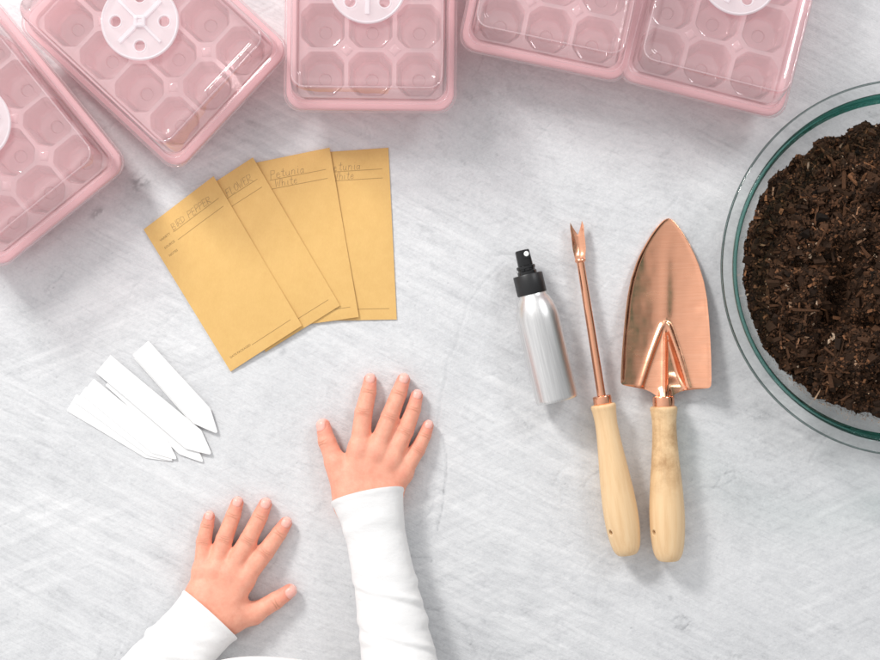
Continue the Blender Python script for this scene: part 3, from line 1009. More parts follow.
def trowel():
    cz = 17.3
    x, y = U(668.5, 561, cz)
    root = empty('garden_trowel', (x, y, 0), math.radians(1.8))
    hl = 155.0 * (1 - cz / H)
    keys = [(1.0, 0.2), (7.5, 0.3), (10.8, 1.6), (14.4, 9), (16.6, 24), (17.3, 42), (16.8, 60), (15.2, 82), (13.3, 104), (12.1, 124), (12.0, 138), (12.9, 146), (13.4, 149.5), (13.1, 151.3), (11.6, hl - .2), (6, hl)]
    bored(handle_mesh(spline_prof(keys), cz), 'handle', MAT['wood2'], root, 30, cz, math.radians(-62))
    v, f = lathe([(6, hl - .5), (10.3, hl - .4), (10.7, hl + .2), (10.7, hl + 8.6), (10.3, hl + 9.4), (8.6, hl + 9.8), (5, hl + 9.9)], 44, axis='y')
    MB().add([(a, b, c + cz) for a, b, c in v], f).build('ferrule', MAT['copper2'], root, True, 30)
    # blade, in a frame turned a few degrees against the handle
    VY = [-17, -14, -11, -9, -7.5, -6, -4.5, -3.4, -2.4, -1.6, -.9, -.3, .4, 1.4, 3] + list(np.arange(5, 164, 2.0)) + [164.5, 166, 167, 167.6]
    def halfw(v):
        if v >= 3:
            return float(np.interp(v, [3, 10, 30, 45, 70, 88, 105, 122, 132, 142, 150, 157, 161.5, 164.5, 166.6, 167.6],
                                   [44.4, 44.6, 44.0, 43.2, 41.4, 39.5, 36.4, 31.2, 27.0, 21.8, 17.2, 12.4, 8.8, 6.0, 3.4, .5]))
        return float(np.interp(v, [-17, -14, -11, -9, -7.5, -6, -4.5, -3.4, -2.4, -1.6, -.9, -.3, .4, 1.4, 3],
                               [4.6, 5.2, 6.8, 8.6, 10.6, 13, 16.5, 20.5, 26, 31.5, 36, 39.5, 42.2, 43.6, 44.4]))
    VA = 66.0
    def zf(u, v):
        vv = max(v, 0.0)
        arch = 1 - .45 * (vv / 168) ** 2
        z = .0062 * u * u * arch + 1.0 + 8.5 * max(0, 1 - vv / 120) ** 1.4            # dished, rising to the neck
        z += 1.3 * (1 - math.exp(-((v - 168) / 40) ** 2)) * math.exp(-(u / 6.0) ** 2) * float(sstep(VA - 6, VA + 4, v))   # fold along the middle
        z += .9 * math.exp(-((abs(u) - (halfw(v) - 1.0)) / 1.6) ** 2) * (1 if v > 3 else 0)
        b = 23.5 * (max(0.0, 1 - v / VA)) ** .85
        if v <= 0: b = 23.5
        if v < VA:
            rise = 8.0 * (1 - vv / VA) ** .9
            d = b - abs(u)
            # bead along the V
            z += 2.6 * math.exp(-(d / 3.0) ** 2) * float(sstep(0, 5, VA - v))
            if d > 0:
                z += rise * (max(0, d) / max(b, 1)) - 2.2 * float(sstep(0, 4, d)) - 5.5 * (1 - vv / VA) ** .5 * float(sstep(-2, 16, v)) * float(sstep(1.2, 3.0, u)) * float(sstep(0, 7, d)) * (1 if v > 0 else max(0, 1 + v / 8))
                z += 1.6 * math.exp(-(u / 1.5) ** 2)
        return z
    nu = 72
    top = []
    for v in VY:
        w = halfw(v)
        for i in range(nu + 1):
            s = -1 + 2 * i / nu
            u = w * s
            z = zf(u, v)
            if v < 0:
                # the tang rolls round the rod as it reaches the ferrule
                t = float(sstep(-1, -14, v)) if False else min(1, max(0, -v / 13))
                ztube = cz - 1.5 + math.sqrt(max(0, 6.0 ** 2 - min(abs(u), 6) ** 2)) * .75 - max(0, abs(u) - 5) * .5
                z = z * (1 - t) + ztube * t
            top.append((u, v, z))
    bot = [(u, v, z - 1.5) for u, v, z in top]
    n_ = len(top); f = []
    nv = len(VY) - 1
    for j in range(nv):
        for i in range(nu):
            a = j * (nu + 1) + i
            f.append((a, a + 1, a + nu + 2, a + nu + 1)); f.append((n_ + a, n_ + a + nu + 1, n_ + a + nu + 2, n_ + a + 1))
    per = [i for i in range(nu + 1)] + [j * (nu + 1) + nu for j in range(1, nv + 1)] + [nv * (nu + 1) + i for i in range(nu - 1, -1, -1)] + [j * (nu + 1) for j in range(nv - 1, 0, -1)]
    for a, b in zip(per, per[1:] + per[:1]): f.append((b, a, n_ + a, n_ + b))
    blade = MB().add(top + bot, f)
    bx, by = U(664.2, 386.5, 12)
    lx, ly = bx - x, by - y
    Mi = Matrix.Rotation(-math.radians(1.8), 4, 'Z')
    blade.xf(Mi @ Matrix.Translation((lx, ly, 0)) @ Matrix.Rotation(math.radians(-2.1), 4, 'Z'))
    blade.build('blade', MAT['copper'], root, True, 60)
    tag(root, 'copper hand trowel with broad pointed blade and soil smudged wooden handle', 'trowel')


trowel()


# ------------------------------------------------------------------ bowl and soil
BX, BY = 436.0, 58.0


def bowl():
    root = empty('glass_bowl', (BX, BY, 0))
    inner = [(0.5, 5.0), (60, 5.0), (84, 5.6), (96, 8), (108, 13), (120, 21), (131, 31.5), (141, 44), (148.5, 57), (153.5, 68), (156.5, 76)]
    outer = [(160.6, 75.0), (155.6, 62), (149.0, 49), (141.2, 36.5), (131.2, 24.5), (120.8, 15.4), (108.5, 8), (98.5, 4.2), (90, 1.8), (82, .6), (76, .9), (60, 1.0), (.5, 1.0)]
    v, f = lathe(inner + outer, 128, True, True)
    MB().add(v, f).build('bowl_wall', MAT['glass'], root, True, 60)
    # the thickened band under the lip
    band = [(156.5, 76.2), (158.0, 82), (159.4, 88), (160.6, 92.2), (161.8, 93.6), (163.2, 93.6), (163.9, 92.4), (163.4, 88), (162.2, 82), (160.7, 75.4)]
    v, f = lathe(band + band[:1], 160, False, False)
    MB().add(v, f).build('thick_band', MAT['glassedge'], root, True, 60)
    lip = [(163.6, 94.0), (166.6, 95.2), (170, 95.6), (173, 95.3), (173.8, 94.9), (173.8, 90.1), (173.4, 89.9), (169.5, 89.4), (166, 89.0), (164.2, 88.2)]
    v, f = lathe(lip + lip[:1], 160, False, False)
    MB().add(v, f).build('rim', MAT['glasslip'], root, True, 75)
    edge_ = [(173.7, 95.0), (174.6, 94.5), (175.3, 93.4), (175.5, 92.4), (175.2, 91.2), (174.6, 90.4), (173.7, 90.0)]
    v, f = lathe(edge_ + edge_[:1], 160, False, False)
    MB().add(v, f).build('rim_edge', MAT['glassrim'], root, True, 75)
    tag(root, 'large clear glass mixing bowl with greenish rim, cut off by the right edge', 'bowl')
    return root


bowl()


def soil():
    # height field of the heap inside the bowl
    def wall_r(z):   # inner radius of the glass
        return np.interp(z, [5, 8, 13, 21, 31.5, 44, 57, 68], [84, 96, 108, 120, 131, 141, 148.5, 153.5]) - 1.2
    r = np.random.default_rng(3)
    S = (230, 230); st = 1.3
    g = (np.arange(230) - 115) * st
    GX, GY = np.meshgrid(g, g)
    n1 = fft_noise(S, st, 24, 24, 0, 31); n2 = fft_noise(S, st, 8, 8, 0, 32); n3 = fft_noise(S, st, 2.6, 2.6, 0, 33)
    R = np.hypot(GX, GY)
    px_, py_ = U(836, 300, 60); px_ -= BX - 7; py_ -= BY
    hz = 77 - 26 * (R / 140) ** 2.6 + 3.6 * n1 + 2.6 * n2 + 1.2 * n3
    hz -= 46 * np.exp(-(((GX - px_ - .25 * (GY - py_)) / 16) ** 2 + ((GY - py_) / 42) ** 2))
    hz = np.maximum(hz, 14)
    hz -= 24 * np.exp(-(((GX - px_ - 32) / 22) ** 2 + ((GY - py_ + 22) / 9) ** 2))
    edge = 142 + 3.0 * fft_noise(S, st, 18, 18, 0, 34) + 2.0 * n2
    V = []; F = []; SH = []
    # base heap in polar form
    nr, na = 60, 180
    def sample(A, x, y):
        i = np.clip(((y / st) + 115), 0, 228.9); j = np.clip(((x / st) + 115), 0, 228.9)
        i0 = i.astype(int); j0 = j.astype(int); a = i - i0; b = j - j0
        return A[i0, j0] * (1 - a) * (1 - b) + A[i0 + 1, j0] * a * (1 - b) + A[i0, j0 + 1] * (1 - a) * b + A[i0 + 1, j0 + 1] * a * b
    th = np.linspace(0, 2 * PI, na, endpoint=False)
    ed = sample(edge, 130 * np.cos(th), 130 * np.sin(th))
    verts = []
    for k in range(nr + 1):
        rr = ed * (k / nr)
        x = rr * np.cos(th); y = rr * np.sin(th)
        z = sample(hz, x, y)
        verts.append(np.stack([x, y, z], 1))
    # skirt down along the glass
    x = ed * np.cos(th); y = ed * np.sin(th)
    for zz in (36.0, 28.0, 20.0, 10.0, 6.5):
        rr = np.minimum(ed, wall_r(zz))
        verts.append(np.stack([rr * np.cos(th), rr * np.sin(th), np.full(na, zz)], 1))
    W = np.concatenate(verts)
    # keep inside the glass
    rad = np.hypot(W[:, 0], W[:, 1]); lim = wall_r(W[:, 2]); s = np.minimum(1, lim / np.maximum(rad, 1e-6))
    W[:, 0] *= s; W[:, 1] *= s
    nk = len(verts)
    idx = np.arange(nk * na).reshape(nk, na)
    F = np.stack([idx[:-1], np.roll(idx, -1, 1)[:-1], np.roll(idx, -1, 1)[1:], idx[1:]], -1)[..., ::-1].reshape(-1, 4).tolist()
    F.append(list(range((nk - 1) * na, nk * na)))
    V = [W]; SH = [np.clip(.25 + .12 * r.standard_normal(len(W)), 0, .6)]
    base = len(W)
    # crumbs and bark chips
    cube = np.array([(a, b, c) for a in (-1, 1) for b in (-1, 1) for c in (-1, 1)], float)
    cf = np.array([(0, 1, 3, 2), (4, 6, 7, 5), (0, 4, 5, 1), (2, 3, 7, 6), (0, 2, 6, 4), (1, 5, 7, 3)])

    def scatter(n, lrange, wrange, trange, tilt, shade, rmax=1.0, lift=.3):
        nonlocal base
        a = r.uniform(0, 2 * PI, n); q = np.sqrt(r.uniform(0, 1, n)) * rmax
        e_ = np.interp(a, th, ed, period=2 * PI)
        x = q * e_ * np.cos(a); y = q * e_ * np.sin(a)
        z = sample(hz, x, y)
        ln = r.uniform(*lrange, n); wd = r.uniform(*wrange, n); tk = r.uniform(*trange, n)
        yaw = r.uniform(0, 2 * PI, n); pit = r.normal(0, tilt, n); rol = r.uniform(-1, 1, n) * tilt * 2
        jit = 1 + .35 * r.uniform(-1, 1, (n, 8, 3))
        P = cube[None] * jit * np.stack([ln / 2, wd / 2, tk / 2], 1)[:, None, :]
        # taper the ends so that chips are not bricks
        P[:, 4:, 1] *= r.uniform(.3, 1, n)[:, None]; P[:, :4, 2] *= r.uniform(.4, 1, n)[:, None]
        cr, sr = np.cos(rol)[:, None], np.sin(rol)[:, None]
        Y = P[..., 1] * cr - P[..., 2] * sr; Z = P[..., 1] * sr + P[..., 2] * cr; X = P[..., 0]
        cp, sp_ = np.cos(pit)[:, None], np.sin(pit)[:, None]
        X, Z = X * cp - Z * sp_, X * sp_ + Z * cp
        cy_, sy_ = np.cos(yaw)[:, None], np.sin(yaw)[:, None]
        X, Y = X * cy_ - Y * sy_, X * sy_ + Y * cy_
        Q = np.stack([X + x[:, None], Y + y[:, None], Z + (z + lift * tk)[:, None]], -1).reshape(-1, 3)
        rad = np.hypot(Q[:, 0], Q[:, 1]); s = np.minimum(1, wall_r(Q[:, 2]) / np.maximum(rad, 1e-6))
        Q[:, 0] *= s; Q[:, 1] *= s
        V.append(Q)
        SH.append(np.repeat(np.clip(shade(n), 0, 1), 8))
        F.extend((cf[None] + (base + 8 * np.arange(n))[:, None, None]).reshape(-1, 4).tolist())
        base += len(Q)
    scatter(17000, (1.0, 3.2), (.9, 2.4), (.7, 2.0), .7, lambda n: .46 + .2 * r.standard_normal(n), 1.0, .5)
    scatter(240, (7, 12), (5, 9), (4, 7), .5, lambda n: .36 + .16 * r.standard_normal(n), .97, .15)
    scatter(3200, (3, 6), (1.6, 4), (1, 3), .5, lambda n: .45 + .22 * r.standard_normal(n), .99)
    scatter(650, (6, 12), (1.2, 3), (.8, 1.8), .35, lambda n: .58 + .2 * r.standard_normal(n), .97, .6)
    scatter(90, (12, 24), (1.6, 4.0), (1.2, 2.4), .22, lambda n: .66 + .16 * r.standard_normal(n), .9, .9)
    scatter(120, (4, 10), (1, 2.8), (.7, 1.4), .3, lambda n: .92 + .05 * r.standard_normal(n), .97, 1.0)
    # crumbs stuck to the glass above the heap
    n = 900
    a = r.normal(-1.75, .55, n); e_ = np.interp(a, th, ed, period=2 * PI)
    zb = 45 + np.abs(r.normal(0, 7.0, n)); rr = wall_r(zb) + .4
    for q, nsub in ((0, n),):
        sz = r.uniform(.35, 1.0, n)
        C = np.stack([rr * np.cos(a), rr * np.sin(a), zb], 1)
        P = (cube[None] * (1 + .4 * r.uniform(-1, 1, (n, 8, 3)))) * (sz / 2)[:, None, None] + C[:, None, :]
        Q = P.reshape(-1, 3)
        V.append(Q); SH.append(np.repeat(np.clip(1.0 + .05 * r.standard_normal(n), 0, 1), 8))
        F.extend((cf[None] + (base + 8 * np.arange(n))[:, None, None]).reshape(-1, 4).tolist())
        base += len(Q)
    VV = np.concatenate(V)
    VV[:, 0] -= 7.0
    rad = np.hypot(VV[:, 0], VV[:, 1]); lim = wall_r(VV[:, 2]) + .5
    sc_ = np.minimum(1, lim / np.maximum(rad, 1e-6)); VV[:, 0] *= sc_; VV[:, 1] *= sc_
    o = mesh_obj('potting_soil', VV, F, MAT['soil'], None, False, {'shade': np.concatenate(SH)})
    o.location = (BX / 1000, BY / 1000, 0)
    tag(o, 'dark brown potting soil with bark chips heaped inside the glass bowl', 'soil', kind='stuff')


soil()


# ------------------------------------------------------------------ person: hands, sleeves
def surface_nets(vol, origin, h):
    """vol: sampled distance (negative inside) -> verts, quads"""
    ins = vol < 0
    c = np.zeros(tuple(s - 1 for s in vol.shape), int)
    for dx in (0, 1):
        for dy in (0, 1):
            for dz in (0, 1):
                c += ins[dx:ins.shape[0] - 1 + dx, dy:ins.shape[1] - 1 + dy, dz:ins.shape[2] - 1 + dz]
    act = (c > 0) & (c < 8)
    ii = np.argwhere(act)
    vid = -np.ones(act.shape, int); vid[act] = np.arange(len(ii))
    acc = np.zeros((len(ii), 3)); cnt = np.zeros(len(ii))
    corners = [(a, b, d) for a in (0, 1) for b in (0, 1) for d in (0, 1)]
    for a in corners:
        for ax in range(3):
            if a[ax] == 1: continue
            b = list(a); b[ax] = 1
            va = vol[ii[:, 0] + a[0], ii[:, 1] + a[1], ii[:, 2] + a[2]]
            vb = vol[ii[:, 0] + b[0], ii[:, 1] + b[1], ii[:, 2] + b[2]]
            m_ = (va < 0) != (vb < 0)
            t = np.where(m_, va / np.where(va - vb == 0, 1, va - vb), 0)
            p = np.repeat(np.array(a, float)[None], len(ii), 0); p[:, ax] += t
            acc[m_] += p[m_]; cnt[m_] += 1
    verts = (ii + acc / np.maximum(cnt, 1)[:, None]) * h + origin
    quads = []
    for ax in range(3):
        sl0 = [slice(None)] * 3; sl1 = [slice(None)] * 3
        sl0[ax] = slice(0, -1); sl1[ax] = slice(1, None)
        cross = ins[tuple(sl0)] != ins[tuple(sl1)]
        o1, o2 = (ax + 1) % 3, (ax + 2) % 3
        e_ = np.argwhere(cross)
        e_ = e_[(e_[:, o1] > 0) & (e_[:, o2] > 0) & (e_[:, o1] < vol.shape[o1] - 1) & (e_[:, o2] < vol.shape[o2] - 1)]
        def cell(d1, d2):
            q = e_.copy(); q[:, o1] -= d1; q[:, o2] -= d2
            return vid[q[:, 0], q[:, 1], q[:, 2]]
        A, B, Cc, D = cell(1, 1), cell(0, 1), cell(0, 0), cell(1, 0)
        flip = ~ins[e_[:, 0], e_[:, 1], e_[:, 2]]
        q = np.stack([A, B, Cc, D], 1)
        q[flip] = q[flip][:, ::-1]
        quads.append(q)
    return verts, np.concatenate(quads)


def smin(a, b, k):
    h = np.clip(.5 + .5 * (b - a) / k, 0, 1)
    return b * (1 - h) + a * h - k * h * (1 - h)


def cone(P, a, b, ra, rb, flat=1.0):
    a = np.array(a, float); b = np.array(b, float)
    ab = b - a
    t = np.clip(((P - a) @ ab) / (ab @ ab), 0, 1)
    d = P - a - t[..., None] * ab
    if flat != 1.0: d = d * np.array([1, 1, flat])
    return np.sqrt((d * d).sum(-1)) - (ra + (rb - ra) * t)


def build_hand(fingers, thumb, wrist, elbow, webs_k=5.0, h=0.8, thumb_nail_dir=None):
    """fingers: list of [(px,py,z,r) MCP, PIP, DIP, TIP]; tip = end of the finger.
    All pixel coordinates; returns verts, quads and attributes"""
    def Q(p): return np.array([*U(p[0], p[1], p[2]), p[2]])
    chains = []
    for fg in fingers + [thumb]:
        pts = [Q(p) for p in fg]; rs = [p[3] * k_ for p, k_ in zip(fg, (1.03, 1.06, 1.05, 1.02))]
        # pull the last joint in by its radius so that the finger ends at the tip
        d = pts[-1] - pts[-2]; d /= np.linalg.norm(d)
        end = pts[-1].copy(); pts[-1] = pts[-1] - d * rs[-1]
        chains.append((pts, rs, end, d))
    wp = [Q(p) for p in wrist]; wr = [p[3] for p in wrist]
    allp = np.array([p for c_ in chains for p in c_[0]] + wp + [Q(elbow)])
    lo = allp.min(0) - 16; hi = allp.max(0) + 24
    lo[2] = -1.5
    # clip the forearm a little way inside the sleeve
    nx, ny, nz = [int((hi[i] - lo[i]) / h) + 1 for i in range(3)]
    gx, gy, gz = lo[0] + h * np.arange(nx), lo[1] + h * np.arange(ny), lo[2] + h * np.arange(nz)
    P = np.stack(np.meshgrid(gx, gy, gz, indexing='ij'), -1).astype(np.float32).astype(float)
    palm = None
    for i, (pts, rs, end, d) in enumerate(chains[:-1]):
        w0 = wp[0] * (1 - i / 3) + wp[1] * (i / 3)
        w0r = wr[0]
        c_ = cone(P, w0, pts[0], w0r, rs[0], 1.0)
        palm = c_ if palm is None else smin(palm, c_, 11)
    fore = cone(P, (wp[0] + wp[1]) / 2, Q(elbow), wr[0] * 1.12, elbow[3], 1.0)
    side0 = cone(P, wp[0], Q(elbow) + (wp[0] - wp[1]) * .45, wr[0], elbow[3] * .7)
    side1 = cone(P, wp[1], Q(elbow) - (wp[0] - wp[1]) * .45, wr[0], elbow[3] * .7)
    body = smin(palm, smin(fore, smin(side0, side1, 8), 10), 12)
    # thumb with its fleshy base
    tp, tr, tend, td = chains[-1]
    dt = None
    for a in range(len(tp) - 1):
        c_ = cone(P, tp[a], tp[a + 1], tr[a], tr[a + 1])
        dt = c_ if dt is None else smin(dt, c_, 2)
    thmus = cone(P, tp[0], (tp[1] + 0 * tp[1]), tr[0] * 1.05, tr[1] * 1.02)
    dt = smin(dt, thmus, 5)
    body = smin(body, dt, 9)
    for i, (pts, rs, end, d) in enumerate(chains[:-1]):
        df = None
        for a in range(3):
            c_ = cone(P, pts[a], pts[a + 1], rs[a] * (1.0 if a else .98), rs[a + 1])
            df = c_ if df is None else smin(df, c_, .8)
        # knuckle swelling at the middle joint
        df = smin(df, np.sqrt((((P - pts[1]) * np.array([1, 1, 1.05])) ** 2).sum(-1)) - rs[1] * 1.0, .8)
        body = smin(body, df, webs_k)
        # knuckle at the base
        body = smin(body, np.sqrt(((P - pts[0]) ** 2).sum(-1)) - rs[0] * .9, 8)
    # shallow hollows between the long bones on the back of the hand
    for i in range(3):
        a = (chains[i][0][0] + chains[i + 1][0][0]) / 2; b = (wp[0] + wp[1]) / 2
        m_ = cone(P, a, a * .55 + b * .45, 0.1, 0.1)
        body = body + .8 * np.exp(-(m_ / 5.5) ** 2) * (P[..., 2] > 13)
    # rest on the table
    body = np.maximum(body, .25 - P[..., 2])
    # nail grooves, creases
    def field(Pv):
        nail = np.zeros(Pv.shape[:-1]); groove = np.zeros_like(nail); cre = np.zeros_like(nail); red = np.zeros_like(nail); lun = np.zeros_like(nail)
        for ci, (pts, rs, end, d) in enumerate(chains):
            isth = ci == len(chains) - 1
            up = np.array([0, 0, 1.0])
            if isth and thumb_nail_dir is not None: up = np.array(thumb_nail_dir, float)
            up = up - d * (up @ d); up /= np.linalg.norm(up)
            sd = np.cross(d, up)
            r_ = rs[-1]
            nl = r_ * (1.6 if isth else 1.5); nw = r_ * (.80 if isth else .74)
            c0 = end - d * (nl * .50 + .2)
            rel = Pv - c0
            t = rel @ d; s = rel @ sd; u = rel @ up
            # squircle outline
            q = (np.abs(t / (nl * .5)) ** 3.2 + np.abs(s / nw) ** 3.2) ** (1 / 3.2)
            m_ = (u > -.35 * r_) & (u < 3 * r_)
            nm = np.where(m_, sstep(1.06, .90, q), 0)
            nail = np.maximum(nail, nm)
            groove = np.maximum(groove, np.where(m_ & (t < nl * .38), np.exp(-((q - 1.05) / .13) ** 2), 0))
            lun = np.maximum(lun, nm * sstep(.36, .46, t / nl))
            # tip redness
            dd = np.sqrt(((Pv - (end - d * r_ * .6)) ** 2).sum(-1))
            red = np.maximum(red, .75 * sstep(r_ * 3.0, r_ * .6, dd))
            # creases over the joints
            joints = [(pts[1], rs[1], d if isth else None)] if isth else [(pts[1], rs[1], None), (pts[2], rs[2], None)]
            if isth: joints = [(pts[2], rs[2], None)]
            for ji, (jp, jr, _) in enumerate(joints):
                k_ = [i for i in range(len(pts)) if pts[i] is jp][0]
                ax = pts[min(k_ + 1, len(pts) - 1)] - pts[k_ - 1]; ax = ax / np.linalg.norm(ax)
                rel = Pv - jp; t = rel @ ax
                sdv = np.cross(ax, up); s = rel @ sdv
                topm = sstep(0, .5 * jr, rel @ up) * (np.sqrt((rel ** 2).sum(-1)) < 2.2 * jr)
                offs = (-3.0, -1.3, .5, 2.4) if ji == 0 and not isth else (-1.1, 1.0)
                for o_ in offs:
                    bend = .05 * s * s * np.sign(o_ + .2) * .6
                    cre = np.maximum(cre, topm * np.exp(-((t - o_ - bend) / .55) ** 2) * sstep(jr * .95, jr * .2, np.abs(s)) * (.8 if abs(o_) < 2 else .5))
                red = np.maximum(red, .35 * sstep(jr * 1.5, jr * .3, np.sqrt((rel ** 2).sum(-1))))
        # base knuckles slightly redder
        for (pts, rs, end, d) in chains[:-1]:
            dd = np.sqrt((((Pv - pts[0]) * np.array([1, 1, .4])) ** 2).sum(-1))
            red = np.maximum(red, .28 * sstep(9, 2, dd))
        return nail, groove, cre, red, lun
    nail, groove, cre, red, lun = field(P)
    body = body + .45 * groove + .40 * cre - .12 * nail
    verts, quads = surface_nets(body, lo, h)
    nail, groove, cre, red, lun = field(verts)
    return verts, quads, dict(nail=nail, crease=np.clip(cre * 1.0 + groove * .35, 0, 1), red=red, lunula=lun * .8)


# the right hand of the child: thumb towards the left of the photo
R_f = [  # index, middle, ring, little: base knuckle, middle joint, last joint, tip   (px, py, z, r)
    [(359.5, 449, 15.5, 9.8), (363.6, 412.5, 10.8, 8.4), (368.6, 391.5, 8.2, 7.4), (371.2, 373.0, 6.6, 6.3)],
    [(376.5, 452.5, 16.3, 9.8), (389.6, 417, 11.2, 8.4), (399.0, 393, 8.3, 7.5), (405.8, 373.2, 6.7, 6.5)],
    [(391.0, 461.0, 15.5, 9.2), (405.2, 431.5, 10.6, 7.9), (413.6, 409, 7.9, 7.0), (418.5, 389.4, 6.4, 6.0)],
    [(402.5, 473.5, 13.5, 8.6), (417.6, 449.8, 9.4, 7.1), (424.6, 435.4, 7.2, 6.3), (430.2, 420.0, 6.0, 5.5)],
]
R_t = [(345.5, 487, 13.5, 12.0), (336.0, 463, 11.5, 9.6), (327.0, 441.5, 9.6, 8.3), (321.6, 418.6, 8.0, 7.0)]
R_w = [(351, 503, 16.5, 15.0), (384, 502, 16.5, 15.0)]
R_e = (379, 556, 20.0, 13.0)
# the left hand: thumb towards the right of the photo
L_f = [  # index, middle, ring, little
    [(243.0, 580.5, 15.5, 9.8), (265.2, 552.3, 10.8, 8.4), (279.2, 533.0, 8.2, 7.4), (289.5, 517.6, 6.6, 6.3)],
    [(229.0, 574.0, 16.3, 9.8), (248.2, 540, 11.2, 8.4), (260.0, 516.6, 8.3, 7.5), (268.2, 498.0, 6.7, 6.5)],
    [(214.8, 570.5, 15.5, 9.2), (224.4, 538.7, 10.6, 8.0), (233.2, 515.5, 7.9, 7.1), (239.4, 496.6, 6.4, 6.1)],
    [(202.5, 571.5, 13.5, 8.6), (203.8, 541.4, 9.4, 7.1), (207.2, 526.0, 7.2, 6.3), (210.6, 510.8, 6.0, 5.5)],
]
L_t = [(238.0, 616, 13.5, 11.5), (253.5, 613.5, 11.5, 9.6), (275.0, 601.0, 9.6, 8.2), (296.0, 587.0, 8.0, 7.0)]
L_w = [(224, 619, 16.5, 15.0), (201, 599, 16.5, 15.0)]
L_e = (178, 652, 20.0, 13.0)

person = empty('person', (*U(268, 720, 0), -32))
PX, PY = person.location.x * 1000, person.location.y * 1000
parts = []
for (ff, tt, ww, ee, tn) in ((R_f, R_t, R_w, R_e, (-.62, .1, .8)), (L_f, L_t, L_w, L_e, (.35, -.15, .9))):
    parts.append(build_hand(ff, tt, ww, ee, thumb_nail_dir=tn))
V = []; F = []; A = {k: [] for k in ('nail', 'crease', 'red', 'lunula')}
b = 0
for v, q, at in parts:
    V.append(v); F.append(q + b); b += len(v)
    for k in A: A[k].append(at[k])

# arms and trunk under the shirt, one coarse skin that meets the two hands inside the sleeves
def P3(px, py, z): return np.array([*U(px, py, z), z])
h2 = 5.0
RA = [P3(376, 545, 20), P3(402, 690, 48), np.array([-40.0, -455.0, 175.0])]
LA = [P3(180, 650, 20), np.array([-330.0, -425.0, 45.0]), np.array([-285.0, -455.0, 175.0])]
lo = np.array([-420.0, -640.0, -30.0]); hi = np.array([140.0, -180.0, 330.0])
g3 = [lo[i] + h2 * np.arange(int((hi[i] - lo[i]) / h2) + 1) for i in range(3)]
G = np.stack(np.meshgrid(*g3, indexing='ij'), -1)
bd = cone(G, (-160, -465, -25), (-160, -450, 150), 60, 70)
bd = smin(bd, cone(G, RA[2], LA[2], 40, 40), 30)
bd = smin(bd, cone(G, (-160, -455, 190), (-160, -445, 260), 30, 27), 20)
for arm in (RA, LA):
    bd = smin(bd, smin(cone(G, arm[0], arm[1], 18, 25), cone(G, arm[1], arm[2], 25, 34), 12), 20)
tv, tq = surface_nets(bd, lo, h2)
V.append(tv); F.append(tq + b)
for k in A: A[k].append(np.zeros(len(tv)))
V = np.concatenate(V) - np.array([PX, PY, -32.0])
F = np.concatenate(F)
mesh_obj('body', V, F.tolist(), MAT['skin'], person, True, {k: np.concatenate(a) for k, a in A.items()})


# shirt: two wrinkled sleeves and the front of the trunk in one garment
def sleeve(path, half, wr, seed, n=72, cuff_tilt=7.0):
    """path: list of (x, y, z); half: (half width, half height) per key; returns rings"""
    K = np.array(path, float); Hh = np.array(half, float)
    seg = np.linalg.norm(np.diff(K, axis=0), axis=1); s = np.concatenate([[0], np.cumsum(seg)])
    m_ = int(s[-1] / 2.0)
    S = np.linspace(0, s[-1], m_)
    # smooth interpolation
    def smooth(Z):
        o = np.stack([np.interp(S, s, Z[:, i]) for i in range(Z.shape[1])], 1)
        k = np.ones(15) / 15
        for _ in range(2):
            pad = np.concatenate([2 * o[:1] - o[7:0:-1], o, 2 * o[-1:] - o[-2:-9:-1]])
            o = np.stack([np.convolve(pad[:, i], k, 'valid') for i in range(o.shape[1])], 1)
        return o
    C = smooth(K); Wd = smooth(Hh)
    T = np.gradient(C, axis=0); T /= np.linalg.norm(T, axis=1)[:, None]
    th = np.linspace(0, 2 * PI, n, endpoint=False)
    r = random.Random(seed)
    rings = []
    for i in range(m_):
        t = T[i]
        sd = np.cross(t, (0, 0, 1.0)); sd /= np.linalg.norm(sd); up = np.cross(sd, t)
        ring = []
        for a in th:
            ca, sa = math.cos(a), math.sin(a)
            ss = S[i]
            d = 0.0
            for (s0, slope, amp, wid, a0, aw) in wr:
                ph = ss - s0 - slope * math.cos(a) * Wd[i][0]
                env = math.exp(-((math.atan2(math.sin(a - a0), math.cos(a - a0))) / aw) ** 2)
                x = ph / wid
                d += .8 * amp * env * (math.exp(-x * x) - .7 * math.exp(-((x - 1.5) / .8) ** 2))
            # keep folds away from the cuff's hem
            d *= min(1, ss / 14)
            hem = .9 * math.exp(-((ss - 1.5) / 2.0) ** 2)
            # superellipse section, flat where it lies on the table
            e_ = 2.3
            q = (abs(ca) ** e_ + abs(sa) ** e_) ** (-1 / e_)
            p = C[i] + sd * (ca * q * (Wd[i][0] + d + hem)) + up * (sa * q * (Wd[i][1] + d + hem))
            p = p - t * (cuff_tilt * sa * math.exp(-ss / 20))
            p[2] = max(p[2], .6 + .15 * (1 + math.sin(9 * a)))
            ring.append(tuple(p))
        rings.append(ring)
    # turn the hem inwards
    c0 = C[0]
    r0 = rings[0]
    inn = [[tuple(np.array(p) + (np.array(c0) - np.array(p)) * k_ + T[0] * (d_)) for p in r0] for k_, d_ in ((.20, 16.0), (.075, 7.0), (.05, .9))]
    inn = [[(p[0], p[1], max(p[2], .9)) for p in rg] for rg in inn]
    return inn + rings


